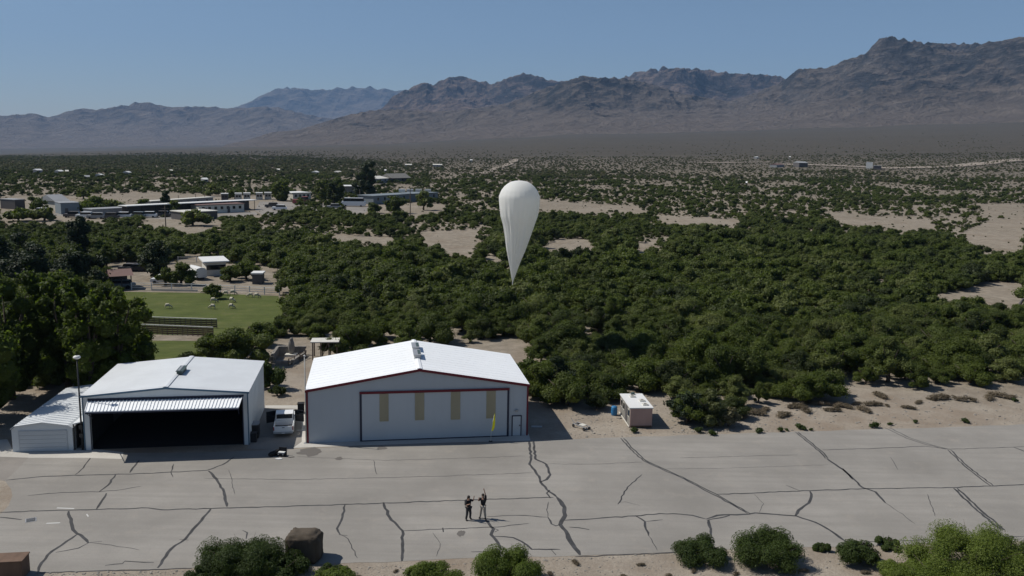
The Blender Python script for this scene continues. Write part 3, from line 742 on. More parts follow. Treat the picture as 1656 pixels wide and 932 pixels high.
for k, ((u, v), w_, h_, lab) in enumerate(DT):
    g_ = G(u, v); dk = k in (0, 1, 2, 3, 4)
    bl = blobs_tall(w_, h_, 300+k, 12) if k in (3, 4) else blobs_mesq(w_*.9, h_, 300+k, 9)
    tree('yard_tree', lab, 'tree', g_, w_, h_, bl, M['darkleaf'] if dk else M['mesquite'], 9000 if dk else 5000, .3 if dk else .2, 310+k, 'single trees around the ranch yard', r0=.22)
# courtyard shrubs
for k, ((u, v), w_, h_, lab) in enumerate([((428,628),2.6,3.0,'dark green shrub against the back corner of the left hangar'),((448,640),.9,1.0,'small shrub at the end of the court beside left hangar'),
    ((520,640),1.2,3.2,'narrow green shrub squeezed against the big hangar side wall'),((392,588),4.2,4.3,'leafy tree behind the left hangar roof nearest the court'),((345,590),4.0,3.6,'leafy bush behind the roof vent of the left hangar'),((300,596),2.0,1.8,'low hedge-like bush behind the left hangar roof'),((545,578),2.2,2.4,'pale green shrub beside the timber shade frame')]):
    tree('court_shrub', lab, 'shrub', G(u, v), w_, h_, blobs_mesq(w_*.85, h_, 400+k, 7), M['mesquite'] if k else M['bushdark'], 4500, .15, 410+k, 'shrubs around the court', r0=.08)
# grey bushes at the front of the thicket, right of the hut
for k, ((u, v), w_, h_, lab) in enumerate([((1150,688),2.5,3.2,'grey-green bush jutting out onto the sand right of the hut'),((1178,690),1.5,1.9,'small grey bush at the foot of the jutting bush'),((1110,686),2.3,3.2,'dark bush between the hut and the jutting bush'),((905,640),2.6,4.4,'tall dark mesquite at the shaded edge beside the big hangar')]):
    tree('thicket_bush', lab, 'shrub', G(u, v), w_, h_, blobs_mesq(w_*.8, h_, 440+k, 8), M['darkleaf'] if k in (2, 3) else M['far_scrub'], 6500, .15, 450+k, 'bushes right of the hut', r0=.1)
# foreground bushes on the near sand
FB = [((392,925),2.5,2.3,'bushdark','dark green bush directly left of the brown boulder'),((452,930),1.6,1.5,'bushdark','smaller dark bush touching the foot of the brown boulder'),
      ((697,946),1.7,1.3,'creosote','bright green bush cut by the bottom edge, left of its taller twin'),((820,938),2.0,2.2,'creosote','bright yellow-green bush at the bottom edge below the two people'),
      ((1134,906),1.7,1.45,'bushdark','mid-green bush, left of the darkest big bush on the verge'),((1243,910),2.3,2.1,'bushdark','big dark bush casting a long shadow on the near verge'),
      ((1388,910),1.35,1.6,'bushdark','medium bush just right of the long bush shadow'),((1575,930),3.6,3.4,'creosote','largest bright green bush in the lower right corner'),
      ((1535,968),3.4,2.3,'creosote','brightest green bush at the bottom edge of the lower right corner'),((1630,915),1.7,2.0,'bushdark','dark bush behind the largest bush at the right edge'),
      ((537,928),.7,.6,'bushdark','small dark tuft right of the brown boulder'),((1430,881),.75,.7,'bushdark','tiny upright bush on the runway edge, left of its low twin'),((1443,890),.6,.4,'bushdark','tiny low bush on the runway edge right of its upright twin'),
      ((540,944),1.2,.9,'creosote','pale low bush at the bottom edge right of boulder'),((1455,935),1.3,1.2,'creosote','small bright bush left of the large corner bushes'),((1328,890),.5,.6,'bushdark','thin dark tuft behind the long bush shadow'),((345,940),1.3,1.2,'bushdark','low dark bush at the bottom edge left of boulder bush')]
for k, ((u, v), w_, h_, mm, lab) in enumerate(FB):
    r_ = random.Random(500+k); bl = []; w_ *= 1.25; h_ *= .82
    nb = 13 if w_ > 1 else 6
    for q in range(nb):
        a = q*2.4; d = w_*.72*math.sqrt((q+.3)/nb); s = w_*r_.uniform(.24, .36)
        bl.append((math.cos(a)*d+r_.uniform(-.15, .15)*w_, math.sin(a)*d*.8, h_*r_.uniform(.25, .68)*(1-.35*(d/w_)**2), s*.85, s*.85, s*r_.uniform(.8, 1.5)*h_/w_*1.1))
    t_ = thing('desert_bush', lab, 'bush', G(u, v), 0, 'bushes on the near sand verge')
    me = crown_mesh('foliage', bl, M[mm], int(5500+20000*min(w_, 3.2)), (.07 if w_ > .8 else .055), 520+k, core=.5, gap=.3, droop=-1.4, feather=.3, slim=.7)
    o = bpy.data.objects.new('foliage', me); C.objects.link(o); o.parent = t_
    sm = MB()
    for q in range(9):
        a = q*.7; d = w_*.6; sm.tube([(0, 0, -.05), (math.cos(a)*d*.4, math.sin(a)*d*.4, h_*.45), (math.cos(a)*d, math.sin(a)*d, h_*.9)], [.035, .025, .008], 5)
    sm.build('stems', M['bark'], t_, True)
# dry brown brush and tufts along the far verge
dm = [crown_mesh('brush', [(0, 0, .35, .9, .8, .4), (.7, .2, .28, .6, .6, .33), (-.7, -.1, .28, .6, .5, .3)], M['drybrush'], 2600, .1, 600+k, core=.3, droop=-1.2, feather=.3, slim=.6) for k in range(3)]
gm = [crown_mesh('tuft', [(0, 0, .3, .5, .5, .35), (.35, .1, .22, .35, .35, .25)], M['bushdark'], 500, .1, 610+k, core=.6) for k in range(2)]
DB = [(1165,672),(1200,668),(1222,668),(1240,664),(1262,663),(1285,655),(1300,660),(1330,652),(1348,650),(1362,655),(1385,650),(1400,663),(1412,652),(1430,650),(1465,655),(1480,645),(1500,640),(1525,645),(1545,640),(1560,645),(1596,640),(1612,636),(1640,642),(1425,640),(1345,661),(1310,648),(1195,660),(1270,672)]
for k, (u, v) in enumerate(DB):
    o = bpy.data.objects.new('dry_brush', dm[k % 3]); C.objects.link(o); o.location = G(u, v+4); o.rotation_euler.z = k*1.3; s = rg.uniform(.35, 1.1); o.scale = (s*1.15, s, s*.8); o.location.y += rg.uniform(-.8, .8)
    tag(o, 'brown dry brush clump on the sand between runway and thicket', 'brush', 'dry brush clumps along the thicket')
for k, (u, v) in enumerate([(1292,694),(1300,696),(1312,697),(1415,692),(1480,684),(1560,684),(1640,650),(1262,698),(1130,700),(1440,688),(1228,700),(1272,697),(1150,704),(1025,700)]):
    o = bpy.data.objects.new('green_tuft', gm[k % 2]); C.objects.link(o); o.location = G(u, v); o.rotation_euler.z = k; s = rg.uniform(.4, .95); o.scale = (s, s, s)
    tag(o, 'tiny green weed tuft near the far edge of the runway', 'weed', 'weed tufts at the far runway edge')
for k, (u, v) in enumerate([(1036,915),(1122,925),(1010,935),(1400,928),(640,925),(930,912),(1300,925),(1080,935),(890,930),(580,935),(1190,930)]):
    o = bpy.data.objects.new('dry_tuft', dm[k % 3]); C.objects.link(o); o.location = G(u, v); o.rotation_euler.z = k; s = rg.uniform(.2, .42); o.scale = (s, s, s)
    tag(o, 'little dry tuft on the near sandy verge', 'weed', 'dry tufts on the near verge')
# stones and crumbs on both verges: nobody could count them
pv_, pf_ = ico(1); VV = []; QQ = []; o_ = 0
rs = np.random.RandomState(5)
def scat_stones(n, u0, u1, vf0, vf1, s0, s1):
    global o_
    for _ in range(n):
        u = rs.uniform(u0, u1); v = rs.uniform(vf0(u), vf1(u)); g_ = G(u, v); s = rs.uniform(s0, s1)*(.5+rs.rand()**3)
        VV.append(pv_*np.array([s, s*rs.uniform(.6, 1), s*.6])+rs.normal(size=pv_.shape)*s*.12+np.array(g_)); QQ.append(pf_+o_); o_ += len(pv_)
vfar = lambda u: np.interp(u, [928, 1290, 1656], [709, 697, 685]); vnear = lambda u: np.interp(u, [60, 600, 1100, 1656], [929, 918, 896, 872])
scat_stones(900, 930, 1656, lambda u: np.interp(u, eu, ev)+6, vfar, .04, .16); scat_stones(2200, 60, 1656, vnear, lambda u: 945, .02, .085)
scat_stones(500, 60, 1656, lambda u: vnear(u)-1.5, lambda u: vnear(u)+2, .03, .09); scat_stones(250, 870, 1000, lambda u: 655, lambda u: 706, .03, .09)
gs = bpy.data.objects.new('gravel_scatter', np_mesh('gravel_scatter', np.concatenate(VV), np.concatenate(QQ), M['stone'])); C.objects.link(gs); tag(gs, 'loose stones and grit on the sandy verges', None, None, 'stuff')

# ------------------------------------------------------------------ hangars
BX, BY, BR, BW, BL, BH, BP = -17.71, 72.81, .161, 19.58, 11.31, 4.77, 6.41
LX, LY, LR, LW, LL, LH, LP = -35.92, 70.09, .158, 13.44, 10.72, 4.69, 5.26
def wall_pt(ox, oy, rz, u, v, off=0.):
    """point of the front wall plane (local x, z) seen at a pixel; off = metres in front of it"""
    n = Vector((-math.sin(rz), math.cos(rz), 0)); a = Vector((math.cos(rz), math.sin(rz), 0)); o = Vector((ox, oy, 0))-n*off
    d = Vector(raydir(u, v)); t = (o-Vector((0, 0, CH))).dot(n)/d.dot(n); p = Vector((0, 0, CH))+d*t
    return (p-o).dot(a), p.z
def gable_wall(mb, W, H, Pk, y0, y1, hole=None):
    if hole is None: return mb.prism([(0, 0), (W, 0), (W, H), (W/2, Pk), (0, H)], y0, y1, 'y')
    x0, x1, zt = hole; lint = lambda x: H+(Pk-H)*(1-abs(x-W/2)/(W/2))
    mb.prism([(0, 0), (x0, 0), (x0, lint(x0)), (0, H)], y0, y1, 'y'); mb.prism([(x1, 0), (W, 0), (W, H), (x1, lint(x1))], y0, y1, 'y')
    return mb.prism([(x0, zt), (x1, zt), (x1, lint(x1)), (W/2, Pk), (x0, lint(x0))], y0, y1, 'y')
def roof(W, L, H, Pk, m, parent, ribs=.92, over=.12):
    mb = MB(); th = .09; sl_ = (Pk-H)/(W/2)
    z = lambda x: Pk-sl_*abs(x-W/2)
    xs = [-over, W/2, W+over]
    poly = [(-over, z(-over)+.02), (W/2, Pk+.02), (W+over, z(W+over)+.02), (W+over, z(W+over)+.02+th), (W/2, Pk+.02+th), (-over, z(-over)+.02+th)]
    mb.prism(poly, -over, L+over, 'y')
    y = .3
    while y < L:
        for a, b in ((-over, W/2-.12), (W/2+.12, W+over)):
            mb.prism([(a, z(a)+.02+th), (b, z(b)+.02+th), (b, z(b)+.03+th), (a, z(a)+.03+th)], y-.03, y+.03, 'y')
        y += ribs
    r_ = mb.build('roof', m, parent)
    cp = MB(); cp.prism([(W/2-.22, Pk-.22*sl_+.06+th), (W/2, Pk+.065+th), (W/2+.22, Pk-.22*sl_+.06+th), (W/2+.22, Pk-.22*sl_+.085+th), (W/2, Pk+.1+th), (W/2-.22, Pk-.22*sl_+.085+th)], -over-.01, L+over+.01, 'y')
    cp.build('ridge_cap', m, r_)
    return r_
def ribbed(mb, W, top, y, x0=.3, step=.9, z0=.05):
    x = x0
    while x < W-.05:
        mb.box(x-.02, x+.02, y-.009, y, z0, top(x)); x += step
big = thing('metal_hangar', 'big pale blue-grey metal hangar with dark red trim and white roof', 'hangar', (BX, BY, 0), BR)
topz = lambda x: BH+(BP-BH)*(1-abs(x-BW/2)/(BW/2))
wb = MB(); gable_wall(wb, BW, BH, BP, 0, .12); gable_wall(wb, BW, BH, BP, BL-.12, BL)
wb.box(0, .12, .12, BL-.12, 0, BH); wb.box(BW-.12, BW, .12, BL-.12, 0, BH); ribbed(wb, BW, lambda x: topz(x)-.05, 0)
for k in range(12): wb.box(-.02, 0, .5+k*.9, .54+k*.9, .05, BH-.1); wb.box(BW, BW+.02, .5+k*.9, .54+k*.9, .05, BH-.1)
wb.build('wall', M['wall_grey'], big)
rf = roof(BW, BL, BH, BP, M['white_roof'], big)
tr = MB(); sl_ = (BP-BH)/(BW/2)
for a, b in ((-.14, BW/2), (BW/2, BW+.14)):
    za = BH+sl_*(a if a < BW/2 else BW-a) if a < 1 else BP; zb = BP if b < BW-1 else BH-sl_*.14
    tr.prism([(a, za-.12), (b, zb-.12), (b, zb+.11), (a, za+.11)], -.17, -.125, 'y')
tr.build('gable_trim', M['red_trim'], big)
for x in (-.02, BW-.1):
    MB().box(x, x+.12, -.05, -.024, 0, BH-.12).build('corner_trim', M['red_trim'], big)
for x in (-.05, BW+.02): MB().box(x, x+.03, -.05, .12, 0, BH-.1).build('downpipe_trim', M['red_trim'], big)
W_ = lambda u, v: wall_pt(BX, BY, BR, u, v)
(dx0, dz1), (dx1, _z) = W_(583.2, 637), W_(822, 631)
dz1 = (W_(583, 637)[1]+W_(822, 631)[1])/2
fr = MB(); fr.box(dx0-.09, dx0+.09, -.09, -.03, .02, dz1).box(dx1-.09, dx1+.09, -.09, -.03, .02, dz1); fr.build('door_frame', M['navy_trim'], big)
MB().box(dx0-.1, dx1+.1, -.15, -.03, dz1, dz1+.2).build('door_track', M['red_trim'], big)
MB().box(dx0-.05, dx1+.05, -.12, -.03, .0, .1).build('door_sill', M['navy_trim'], big)
dr = MB(); dr.box(dx0+.09, dx1-.09, -.07, -.024, .1, dz1); x = dx0+.5
while x < dx1-.1: dr.box(x-.012, x+.012, -.077, -.07, .12, dz1-.02); x += .6
dr = dr.build('hangar_door', M['door_sheet'], big)
for u0, u1, v0, v1 in [(613.5, 628.5, 638, 681), (671, 686, 637, 679), (729, 744, 636, 678), (786.5, 801, 634.5, 676)]:
    a, zt = W_(u0, v0); b, zb = W_(u1, v1)
    pn = MB().box(a, b, -.1, -.086, zb, dz1-.03); 
    for q in range(1, 4): pn.box(a+(b-a)*q/4-.01, a+(b-a)*q/4+.01, -.112, -.1, zb, dz1-.03)
    pn.build('translucent_panel', M['tan'], dr)
(px0, pz1), (px1, _z) = W_(828.3, 673.4), W_(842.8, 673)
pf = MB().box(px0-.04, px0+.05, -.075, -.024, 0, pz1).box(px1-.05, px1+.04, -.075, -.024, 0, pz1).box(px0-.04, px1+.04, -.075, -.024, pz1, pz1+.09).build('entry_door_frame', M['navy_trim'], big)
pd = MB().box(px0+.05, px1-.05, -.06, -.024, .05, pz1).build('entry_door', M['door_sheet'], big)
MB().box(px1-.17, px1-.1, -.12, -.06, .95, 1.05).build('handle', M['dark_metal'], pd)
lx, lz = W_(835, 664); MB().box(lx-.12, lx+.12, -.2, -.024, lz-.09, lz+.09).build('wall_lamp', M['metal'], big)
for yv in (3.6, 6.6):      # ridge vents
    vb = MB().box(BW/2-.28, BW/2+.28, yv, yv+2.1, BP+.05, BP+.42).box(BW/2-.36, BW/2+.36, yv-.05, yv+2.15, BP+.42, BP+.5)
    vt = vb.build('ridge_vent', M['metal'], rf)
    lv = MB()
    for q in range(4): lv.box(BW/2+.282, BW/2+.32, yv+.1+q*.5, yv+.5+q*.5, BP+.12, BP+.38)
    lv.build('louvre', M['vent_green'], vt); MB().box(BW/2+.06, BW/2+.3, yv+.3, yv+1.8, BP+.502, BP+.53).build('vent_lid', M['vent_green'], vt)

lef = thing('metal_hangar', 'white metal hangar with open dark bay under a tilted-up ribbed door', 'hangar', (LX, LY, 0), LR)
V_ = lambda u, v, off=0: wall_pt(LX, LY, LR, u, v, off)
hx0, hx1 = V_(147.5, 690)[0], V_(392.8, 690)[0]; hz = V_(145, 650)[1]+.12
topl = lambda x: LH+(LP-LH)*(1-abs(x-LW/2)/(LW/2))
wl = MB(); gable_wall(wl, LW, LH, LP, 0, .12, (hx0, hx1, hz)); gable_wall(wl, LW, LH, LP, LL-.12, LL)
wl.box(0, .12, .12, LL-.12, 0, LH); wl.box(LW-.12, LW, .12, LL-.12, 0, LH)
for k in range(12): wl.box(LW, LW+.02, .4+k*.88, .44+k*.88, .05, LH-.1); wl.box(-.02, 0, .4+k*.88, .44+k*.88, .05, LH-.1)
wl.build('wall', M['wall_white'], lef)
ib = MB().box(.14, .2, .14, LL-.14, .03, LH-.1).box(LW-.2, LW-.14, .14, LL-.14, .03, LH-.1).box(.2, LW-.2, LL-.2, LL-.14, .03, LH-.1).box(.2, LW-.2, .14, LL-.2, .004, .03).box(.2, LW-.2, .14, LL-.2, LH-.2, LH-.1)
ib.build('bay_shade_lining', M['bay_shade'], lef)  # added panels that paint the bay's shade onto walls, floor and ceiling
rf2 = roof(LW, LL, LH, LP, M['grey_roof'], lef, 40)
tb = MB()
for a, b, za, zb in ((-.14, LW/2, LH-.01, LP), (LW/2, LW+.14, LP, LH-.01)): tb.prism([(a, za-.05), (b, zb-.05), (b, zb+.1), (a, za+.1)], -.16, -.125, 'y')
tb.build('gable_trim', M['blue_trim'], lef)
for x in (-.03, LW-.07): MB().box(x, x+.1, -.04, -.002, 0, LH-.06).build('corner_trim', M['blue_trim'], lef)
for x in (hx0-.08, hx1): MB().box(x, x+.08, -.05, -.002, 0, hz).build('bay_frame', M['navy_trim'], lef)
MB().box(hx0-.15, hx1+.15, -.06, -.002, hz, hz+.16).build('door_header', M['navy_trim'], lef)
# tilted up door: hinged under the header, its lower half swung out
off = 2.35
a0, zo = V_(137.2, 664.7, off); a1, zo2 = V_(385.8, 660.5, off); zo = (zo+zo2)/2
b0, b1 = hx0-.12, hx1+.02
pan = MB(); zi = hz-.06
vs = [(b0, -.07, zi), (b1, -.07, zi), (a1, -off, zo), (a0, -off, zo)]
pan.add([Vector(v) for v in vs]+[Vector(v)-Vector((0, 0, .1)) for v in vs], [(0, 1, 2, 3), (7, 6, 5, 4), (0, 4, 5, 1), (1, 5, 6, 2), (2, 6, 7, 3), (3, 7, 4, 0)])
n = 44
for k in range(n+1):
    t_ = k/n; p = Vector(vs[0]).lerp(Vector(vs[1]), t_); q = Vector(vs[3]).lerp(Vector(vs[2]), t_); h_ = .028
    pan.add([p+Vector((-h_, 0, .0)), p+Vector((h_, 0, 0)), q+Vector((h_, 0, 0)), q+Vector((-h_, 0, 0)), p+Vector((-h_, 0, .06)), p+Vector((h_, 0, .06)), q+Vector((h_, 0, .06)), q+Vector((-h_, 0, .06))], [(4, 5, 6, 7), (0, 4, 7, 3), (1, 2, 6, 5), (3, 7, 6, 2)])
dp = pan.build('tilt_door', M['white_roof'], lef)
MB().box(a0, a1, -off-.03, -off+.05, zo-.2, zo-.08).build('door_edge_beam', M['navy_trim'], dp)
for x, y in ((a0+.05, b0+.3), (a1-.05, b1-.3)): MB().tube([(x, -off+.02, zo-.12), (y, -.03, zo-1.3)], .03, 6).build('door_strut', M['navy_trim'], dp)
vy = 4.0; vt = MB().box(LW/2+.05, LW/2+.5, vy, vy+2., LP-.0, LP+.38).box(LW/2-.02, LW/2+.57, vy-.05, vy+2.05, LP+.38, LP+.44).build('ridge_vent', M['vent_green'], rf2)
MB().box(LW/2+.1, LW/2+.3, vy+.1, vy+1.9, LP+.442, LP+.47).build('vent_lid', M['metal'], vt)

# small shed with rounded-shoulder roof, left of the hangars
s0, s1 = G(21, 731.5), G(119, 729)
SW = (s1-s0).xy.length; srz = math.atan2(s1.y-s0.y, s1.x-s0.x)
shed = thing('garage_shed', 'low pale shed with a wide garage door, farthest left of the hangar row', 'shed', s0, srz)
S_ = lambda u, v: wall_pt(s0.x, s0.y, srz, u, v)
SH = S_(20, 694)[1]; SPk = S_(67, 684)[1]; SLn = 11.5
prof = [(0, 0), (SW, 0), (SW, SH*.97), (SW-.35, SH+.18), (SW/2, SPk), (.3, SH+.18), (0, SH*.97)]
ws = MB().prism(prof, 0, SLn, 'y').build('wall', M['wall_white'], shed)
rp = [(p[0]+(-.06 if p[0] < SW/2 else .06), p[1]) for p in prof[2:]]
rsd = MB(); rpo = [(x+(0), z+.03) for x, z in rp]; rpi = [(x, z+.09) for x, z in rp][::-1]
for i_ in range(4): 
    a, b = rp[i_], rp[i_+1]; rsd.prism([(a[0], a[1]+.01), (b[0], b[1]+.01), (b[0], b[1]+.08), (a[0], a[1]+.08)], -.12, SLn+.1, 'y')
y = .3
while y < SLn:
    for i_ in (1, 2):
        a, b = rp[i_], rp[i_+1]; rsd.prism([(a[0], a[1]+.08), (b[0], b[1]+.08), (b[0], b[1]+.12), (a[0], a[1]+.12)], y-.03, y+.03, 'y')
    y += .55
rsd.build('roof', M['grey_roof'], shed)
g0, gz = S_(31, 698.5); g1, _z = S_(107, 697)
gd = MB()
for q in range(5): gd.box(g0, g1, -.04-.0, -.003, .03+q*(gz-.03)/5+.015, .03+(q+1)*(gz-.03)/5)
gd = gd.build('garage_door', M['door_sheet'], shed)
MB().box(g0-.07, g0, -.05, -.003, 0, gz+.06).box(g1, g1+.07, -.05, -.003, 0, gz+.06).box(g0, g1, -.05, -.003, gz+.01, gz+.08).build('door_frame', M['wall_grey'], shed)
# lean-to between shed and hangar
l0 = G(120, 728); lt = thing('lean_to', 'narrow lean-to with white roof squeezed between shed and open hangar', 'lean-to', l0, srz)
lw = .92
MB().prism([(0, 2.25), (lw, 2.45), (lw, 2.53), (0, 2.33)], -.05, SLn, 'y').build('roof', M['grey_roof'], lt)
MB().box(0, .06, .6, SLn-.1, 0, 2.2).box(lw-.06, lw, .3, SLn-.1, 0, 2.38).box(.07, lw-.07, 3, 3.08, 0, 2.2).build('wall', M['far_dark'], lt)
MB().box(.02, .09, 0, .07, 0, 2.24).build('post', M['dark_metal'], lt); MB().box(lw-.1, lw-.03, 0, .07, 0, 2.4).build('post', M['dark_metal'], lt)

# poles
g_ = G(134, 728.5); lp = thing('lamp_post', 'tall dark lamp post with round pale head beside the open hangar', 'lamp post', g_)
hh = 8.0
for z_ in np.arange(5, 12, .02):
    if proj(g_.x, g_.y, z_)[1] < 580: hh = float(z_); break
MB().tube([(0, 0, 0), (0, 0, hh*.5), (0, 0, hh)], [.085, .075, .06], 10).build('pole', M['dark_metal'], lp, True)
MB().tube([(0, 0, 0), (0, 0, .06)], [.2, .2], 8).build('base', M['metal'], lp)
hd = MB().ball((0, 0, hh+.1), (.3, .3, .16), 14, 8).build('lamp_head', M['far_white'], lp, True)
MB().tube([(0, 0, hh+.18), (0, 0, hh+.3)], [.06, .05], 8).build('photocell', M['dark_metal'], hd)
for k in range(2): MB().box(-.14, .14, -.17, -.08, 1.2+k*.7, 1.5+k*.7).build('control_box', M['dark_metal'], lp)
g_ = G(495.5, 717); fp = thing('flagpole', 'thin pale bare pole at the front left corner of the big hangar', 'pole', g_)
for z_ in np.arange(4, 12, .02):
    if proj(g_.x, g_.y, z_)[1] < 577: hh = float(z_); break
MB().tube([(0, 0, 0), (0, 0, hh*.5), (0, 0, hh)], [.07, .055, .045], 10).build('pole', M['pole'], fp, True)
MB().ball((0, 0, hh+.06), .09, 10, 6).build('cap', M['far_white'], fp, True); MB().box(-.2, .2, -.2, .2, 0, .04).build('base_plate', M['metal'], fp)

# yellow feather flag
g_ = G(793.5, 714.5); ff = thing('feather_flag', 'small yellow feather flag on a thin white pole before the hangar door', 'flag', g_)
k = mpp(g_)
MB().tube([(0, 0, 0), (.05, 0, 1.1), (.28, 0, 2.5)], [.022, .018, .01], 6).build('pole', M['far_white'], ff, True)
cl = [(.05, 1.0), (.12, 1.45), (.18, 1.85), (.26, 2.3), (.34, 2.7), (.38, 2.3), (.38, 1.75), (.33, 1.3), (.2, 1.02)]
fc = MB(); n = len(cl); fc.add([(x, .03*math.sin(z*6), z) for x, z in cl]+[(x, .03*math.sin(z*6)+.012, z) for x, z in cl], [tuple(range(n)), tuple(range(n, 2*n))[::-1]]+[(i_, (i_+1) % n, n+(i_+1) % n, n+i_) for i_ in range(n)])
fc.build('flag_cloth', M['yellow'], ff); MB().box(-.15, .15, -.15, .15, 0, .05).build('base', M['dark_metal'], ff)

# ------------------------------------------------------------------ pickup
tg = G(458.5, 707); T_ = thing('pickup_truck', 'white pickup truck parked between the hangars with both doors open', 'pickup truck', tg, .2); T_.scale = (.88, .88, .88)
TWd = 1.98; h2 = TWd/2
def side(y0, y1, z0, z1, x, arch):   # body side with wheel openings
    pass
bd = MB(); prof_low = [(0, .55), (.15, .5)]
# body built from side profile (y, z) with wheel arches
arc = lambda cy, r: [(cy+r*math.cos(a), .42+r*math.sin(a)) for a in np.linspace(math.pi, 0, 8)]
pr = [(.02, .45)]+arc(1.15, .46)+arc(4.55, .46)+[(5.5, .45), (5.55, .75), (5.45, 1.02), (4.1, 1.12), (3.9, 1.14), (.0, 1.12)]
bd.prism([(y_, z_) for y_, z_ in pr], -h2, -h2+.09, 'x'); bd.prism(pr, h2-.09, h2, 'x')
bd.box(-h2+.09, h2-.09, .02, 5.4, .5, .62)                       # floor
bd.box(-h2+.09, h2-.09, 1.95, 2.03, .62, 1.12)                   # front wall of the bed
bd.prism([(3.95, .62), (5.5, .62), (5.55, .8), (5.42, 1.02), (3.95, 1.14)], -h2+.09, h2-.09, 'x')  # engine block and bonnet
bd = bd.build('body', M['white_paint'], T_, bevel=.03)
MB().prism([(2.05, 1.12), (2.12, 1.78), (2.4, 1.86), (3.35, 1.84), (3.95, 1.15), (3.85, 1.12), (3.3, 1.74), (2.2, 1.74), (2.15, 1.12)], -h2+.12, -h2+.2, 'x').prism([(2.05, 1.12), (2.12, 1.78), (2.4, 1.86), (3.35, 1.84), (3.95, 1.15), (3.85, 1.12), (3.3, 1.74), (2.2, 1.74), (2.15, 1.12)], h2-.2, h2-.12, 'x').prism([(2.12, 1.76), (2.4, 1.86), (3.35, 1.84), (3.4, 1.76)], -h2+.2, h2-.2, 'x').box(-h2+.2, h2-.2, 2.04, 2.12, 1.12, 1.3).build('cab', M['white_paint'], T_, bevel=.02)
MB().box(-h2+.2, h2-.2, 2.09, 2.12, 1.3, 1.74).build('rear_window', M['glass'], T_)
MB().prism([(3.36, 1.76), (3.92, 1.16), (3.9, 1.14), (3.33, 1.74)], -h2+.2, h2-.2, 'x').build('windscreen', M['glass'], T_)
tgt = MB().box(-h2+.1, h2-.1, -.03, .05, .56, 1.13).box(-h2+.3, h2-.3, -.045, -.03, .68, .98).build('tailgate', M['white_paint'], T_, bevel=.015)
MB().box(-.12, .12, -.06, -.045, .98, 1.04).build('handle', M['black'], tgt)
bp = MB().box(-h2+.02, h2-.02, -.2, -.035, .4, .56).build('rear_bumper', M['metal'], T_, bevel=.02)
MB().box(-.16, .16, -.215, -.2, .42, .53).build('number_plate', M['far_white'], bp)
for x in (-h2+.0, h2-.14): MB().box(x, x+.14, -.02, .04, .72, 1.1).build('tail_light', M['tail_red'], T_)
MB().box(-h2+.1, h2-.1, .1, 1.9, .625, .65).build('bed_liner', M['dark_metal'], T_)
for x in (-1, 1):
    for y_ in (1.15, 4.55):
        c = x*(h2-.13)
        wh = MB().tube([(c-.12, y_, .38), (c+.12, y_, .38)], [.38, .38], 20).build('wheel', M['black'], T_)
        MB().tube([(c+x*.121, y_, .38), (c+x*.135, y_, .38)], [.22, .2], 14).build('rim', M['metal'], wh)
    # open door
    dmx = Matrix.Translation((x*h2, 3.75, 0)) @ Matrix.Rotation(x*R(-28), 4, 'Z')
    dd = MB().box(0 if x > 0 else -1.05, 1.05 if x > 0 else 0, -.06, .02, .5, 1.14, dmx)
    for q in ((0, .06), (.99, 1.05)):
        dd.box(min(x*q[0], x*q[1]), max(x*q[0], x*q[1]), -.04, .0, 1.14, 1.66, dmx)
    dd.box(min(0, x*1.05), max(0, x*1.05), -.04, .0, 1.66, 1.72, dmx)
    dr_ = dd.build('door', M['dark_metal'], T_)
    MB().box(min(x*.06, x*.99), max(x*.06, x*.99), -.03, -.015, 1.14, 1.66, dmx).build('window', M['glass'], dr_)
    MB().box(min(0, x*1.05), max(0, x*1.05), .022, .05, .5, 1.14, dmx).build('outer_skin', M['white_paint'], dr_)
    MB().box(min(x*h2, x*(h2+.2)), max(x*h2, x*(h2+.2)), 3.78, 3.84, 1.2, 1.42).build('mirror', M['black'], T_)
MB().box(-.7, .7, 2.5, 2.7, .8, 1.5).box(-.7, .7, 2.7, 3.2, .8, .95).build('seat', M['cloth_dark'], T_)

# gear dropped on the runway
g_ = G(447, 736); gb = thing('duffel_bag', 'long black gear bag lying on the asphalt nearest the open hangar', 'bag', g_, .9)
MB().tube([(-.75, 0, .2), (-.5, 0, .22), (.5, .05, .22), (.75, .05, .17)], [.12, .22, .21, .1], 9).build('bag_body', M['cloth_black'], gb, True)
MB().tube([(-.3, -.12, .38), (-.1, -.06, .5), (.2, -.03, .5), (.35, -.1, .38)], .02, 5).build('strap', M['cloth_dark'], gb)
g_ = G(456.5, 738); gc = thing('equipment_case', 'open black case with white insert beside the long bag', 'case', g_, -.15)
MB().box(-.4, .3, -.2, .25, 0, .3).box(-.4, .3, .25, .3, .05, .7).build('case_shell', M['cloth_black'], gc, bevel=.03)
MB().box(-.32, .22, -.13, .19, .3, .37).build('insert', M['far_white'], gc)
for q in (-.25, .15): MB().box(q-.05, q+.05, -.215, -.2, .18, .26).build('latch', M['metal'], gc)
o = MB().prism([(-.3, 0), (.1, -.12), (.34, .02), (.2, .2), (-.15, .16)], 0, .06).build('cloth_sheet', M['far_white']); o.location = G(450, 743); tag(o, 'small crumpled white sheet lying in front of the dropped gear', 'sheet')
o = MB().tube([(-.5, 0, .03), (-.1, .12, .03), (.25, -.05, .03), (.6, .08, .03)], .03, 6).build('coiled_strap', M['cloth_dark']); o.location = G(464, 740); tag(o, 'thin dark strap lying right of the open case', 'strap')
g_ = G(454.5, 731); o = thing('folded_tripod', 'folded grey tripod on the asphalt behind the long bag', 'tripod', g_, 1.)
for q in (-.06, 0, .06): MB().tube([(-.45, q, .06), (.45, q*.4, .08)], .03, 6).build('leg', M['metal'], o)
MB().box(.45, .6, -.06, .06, .02, .14).build('head', M['dark_metal'], o)

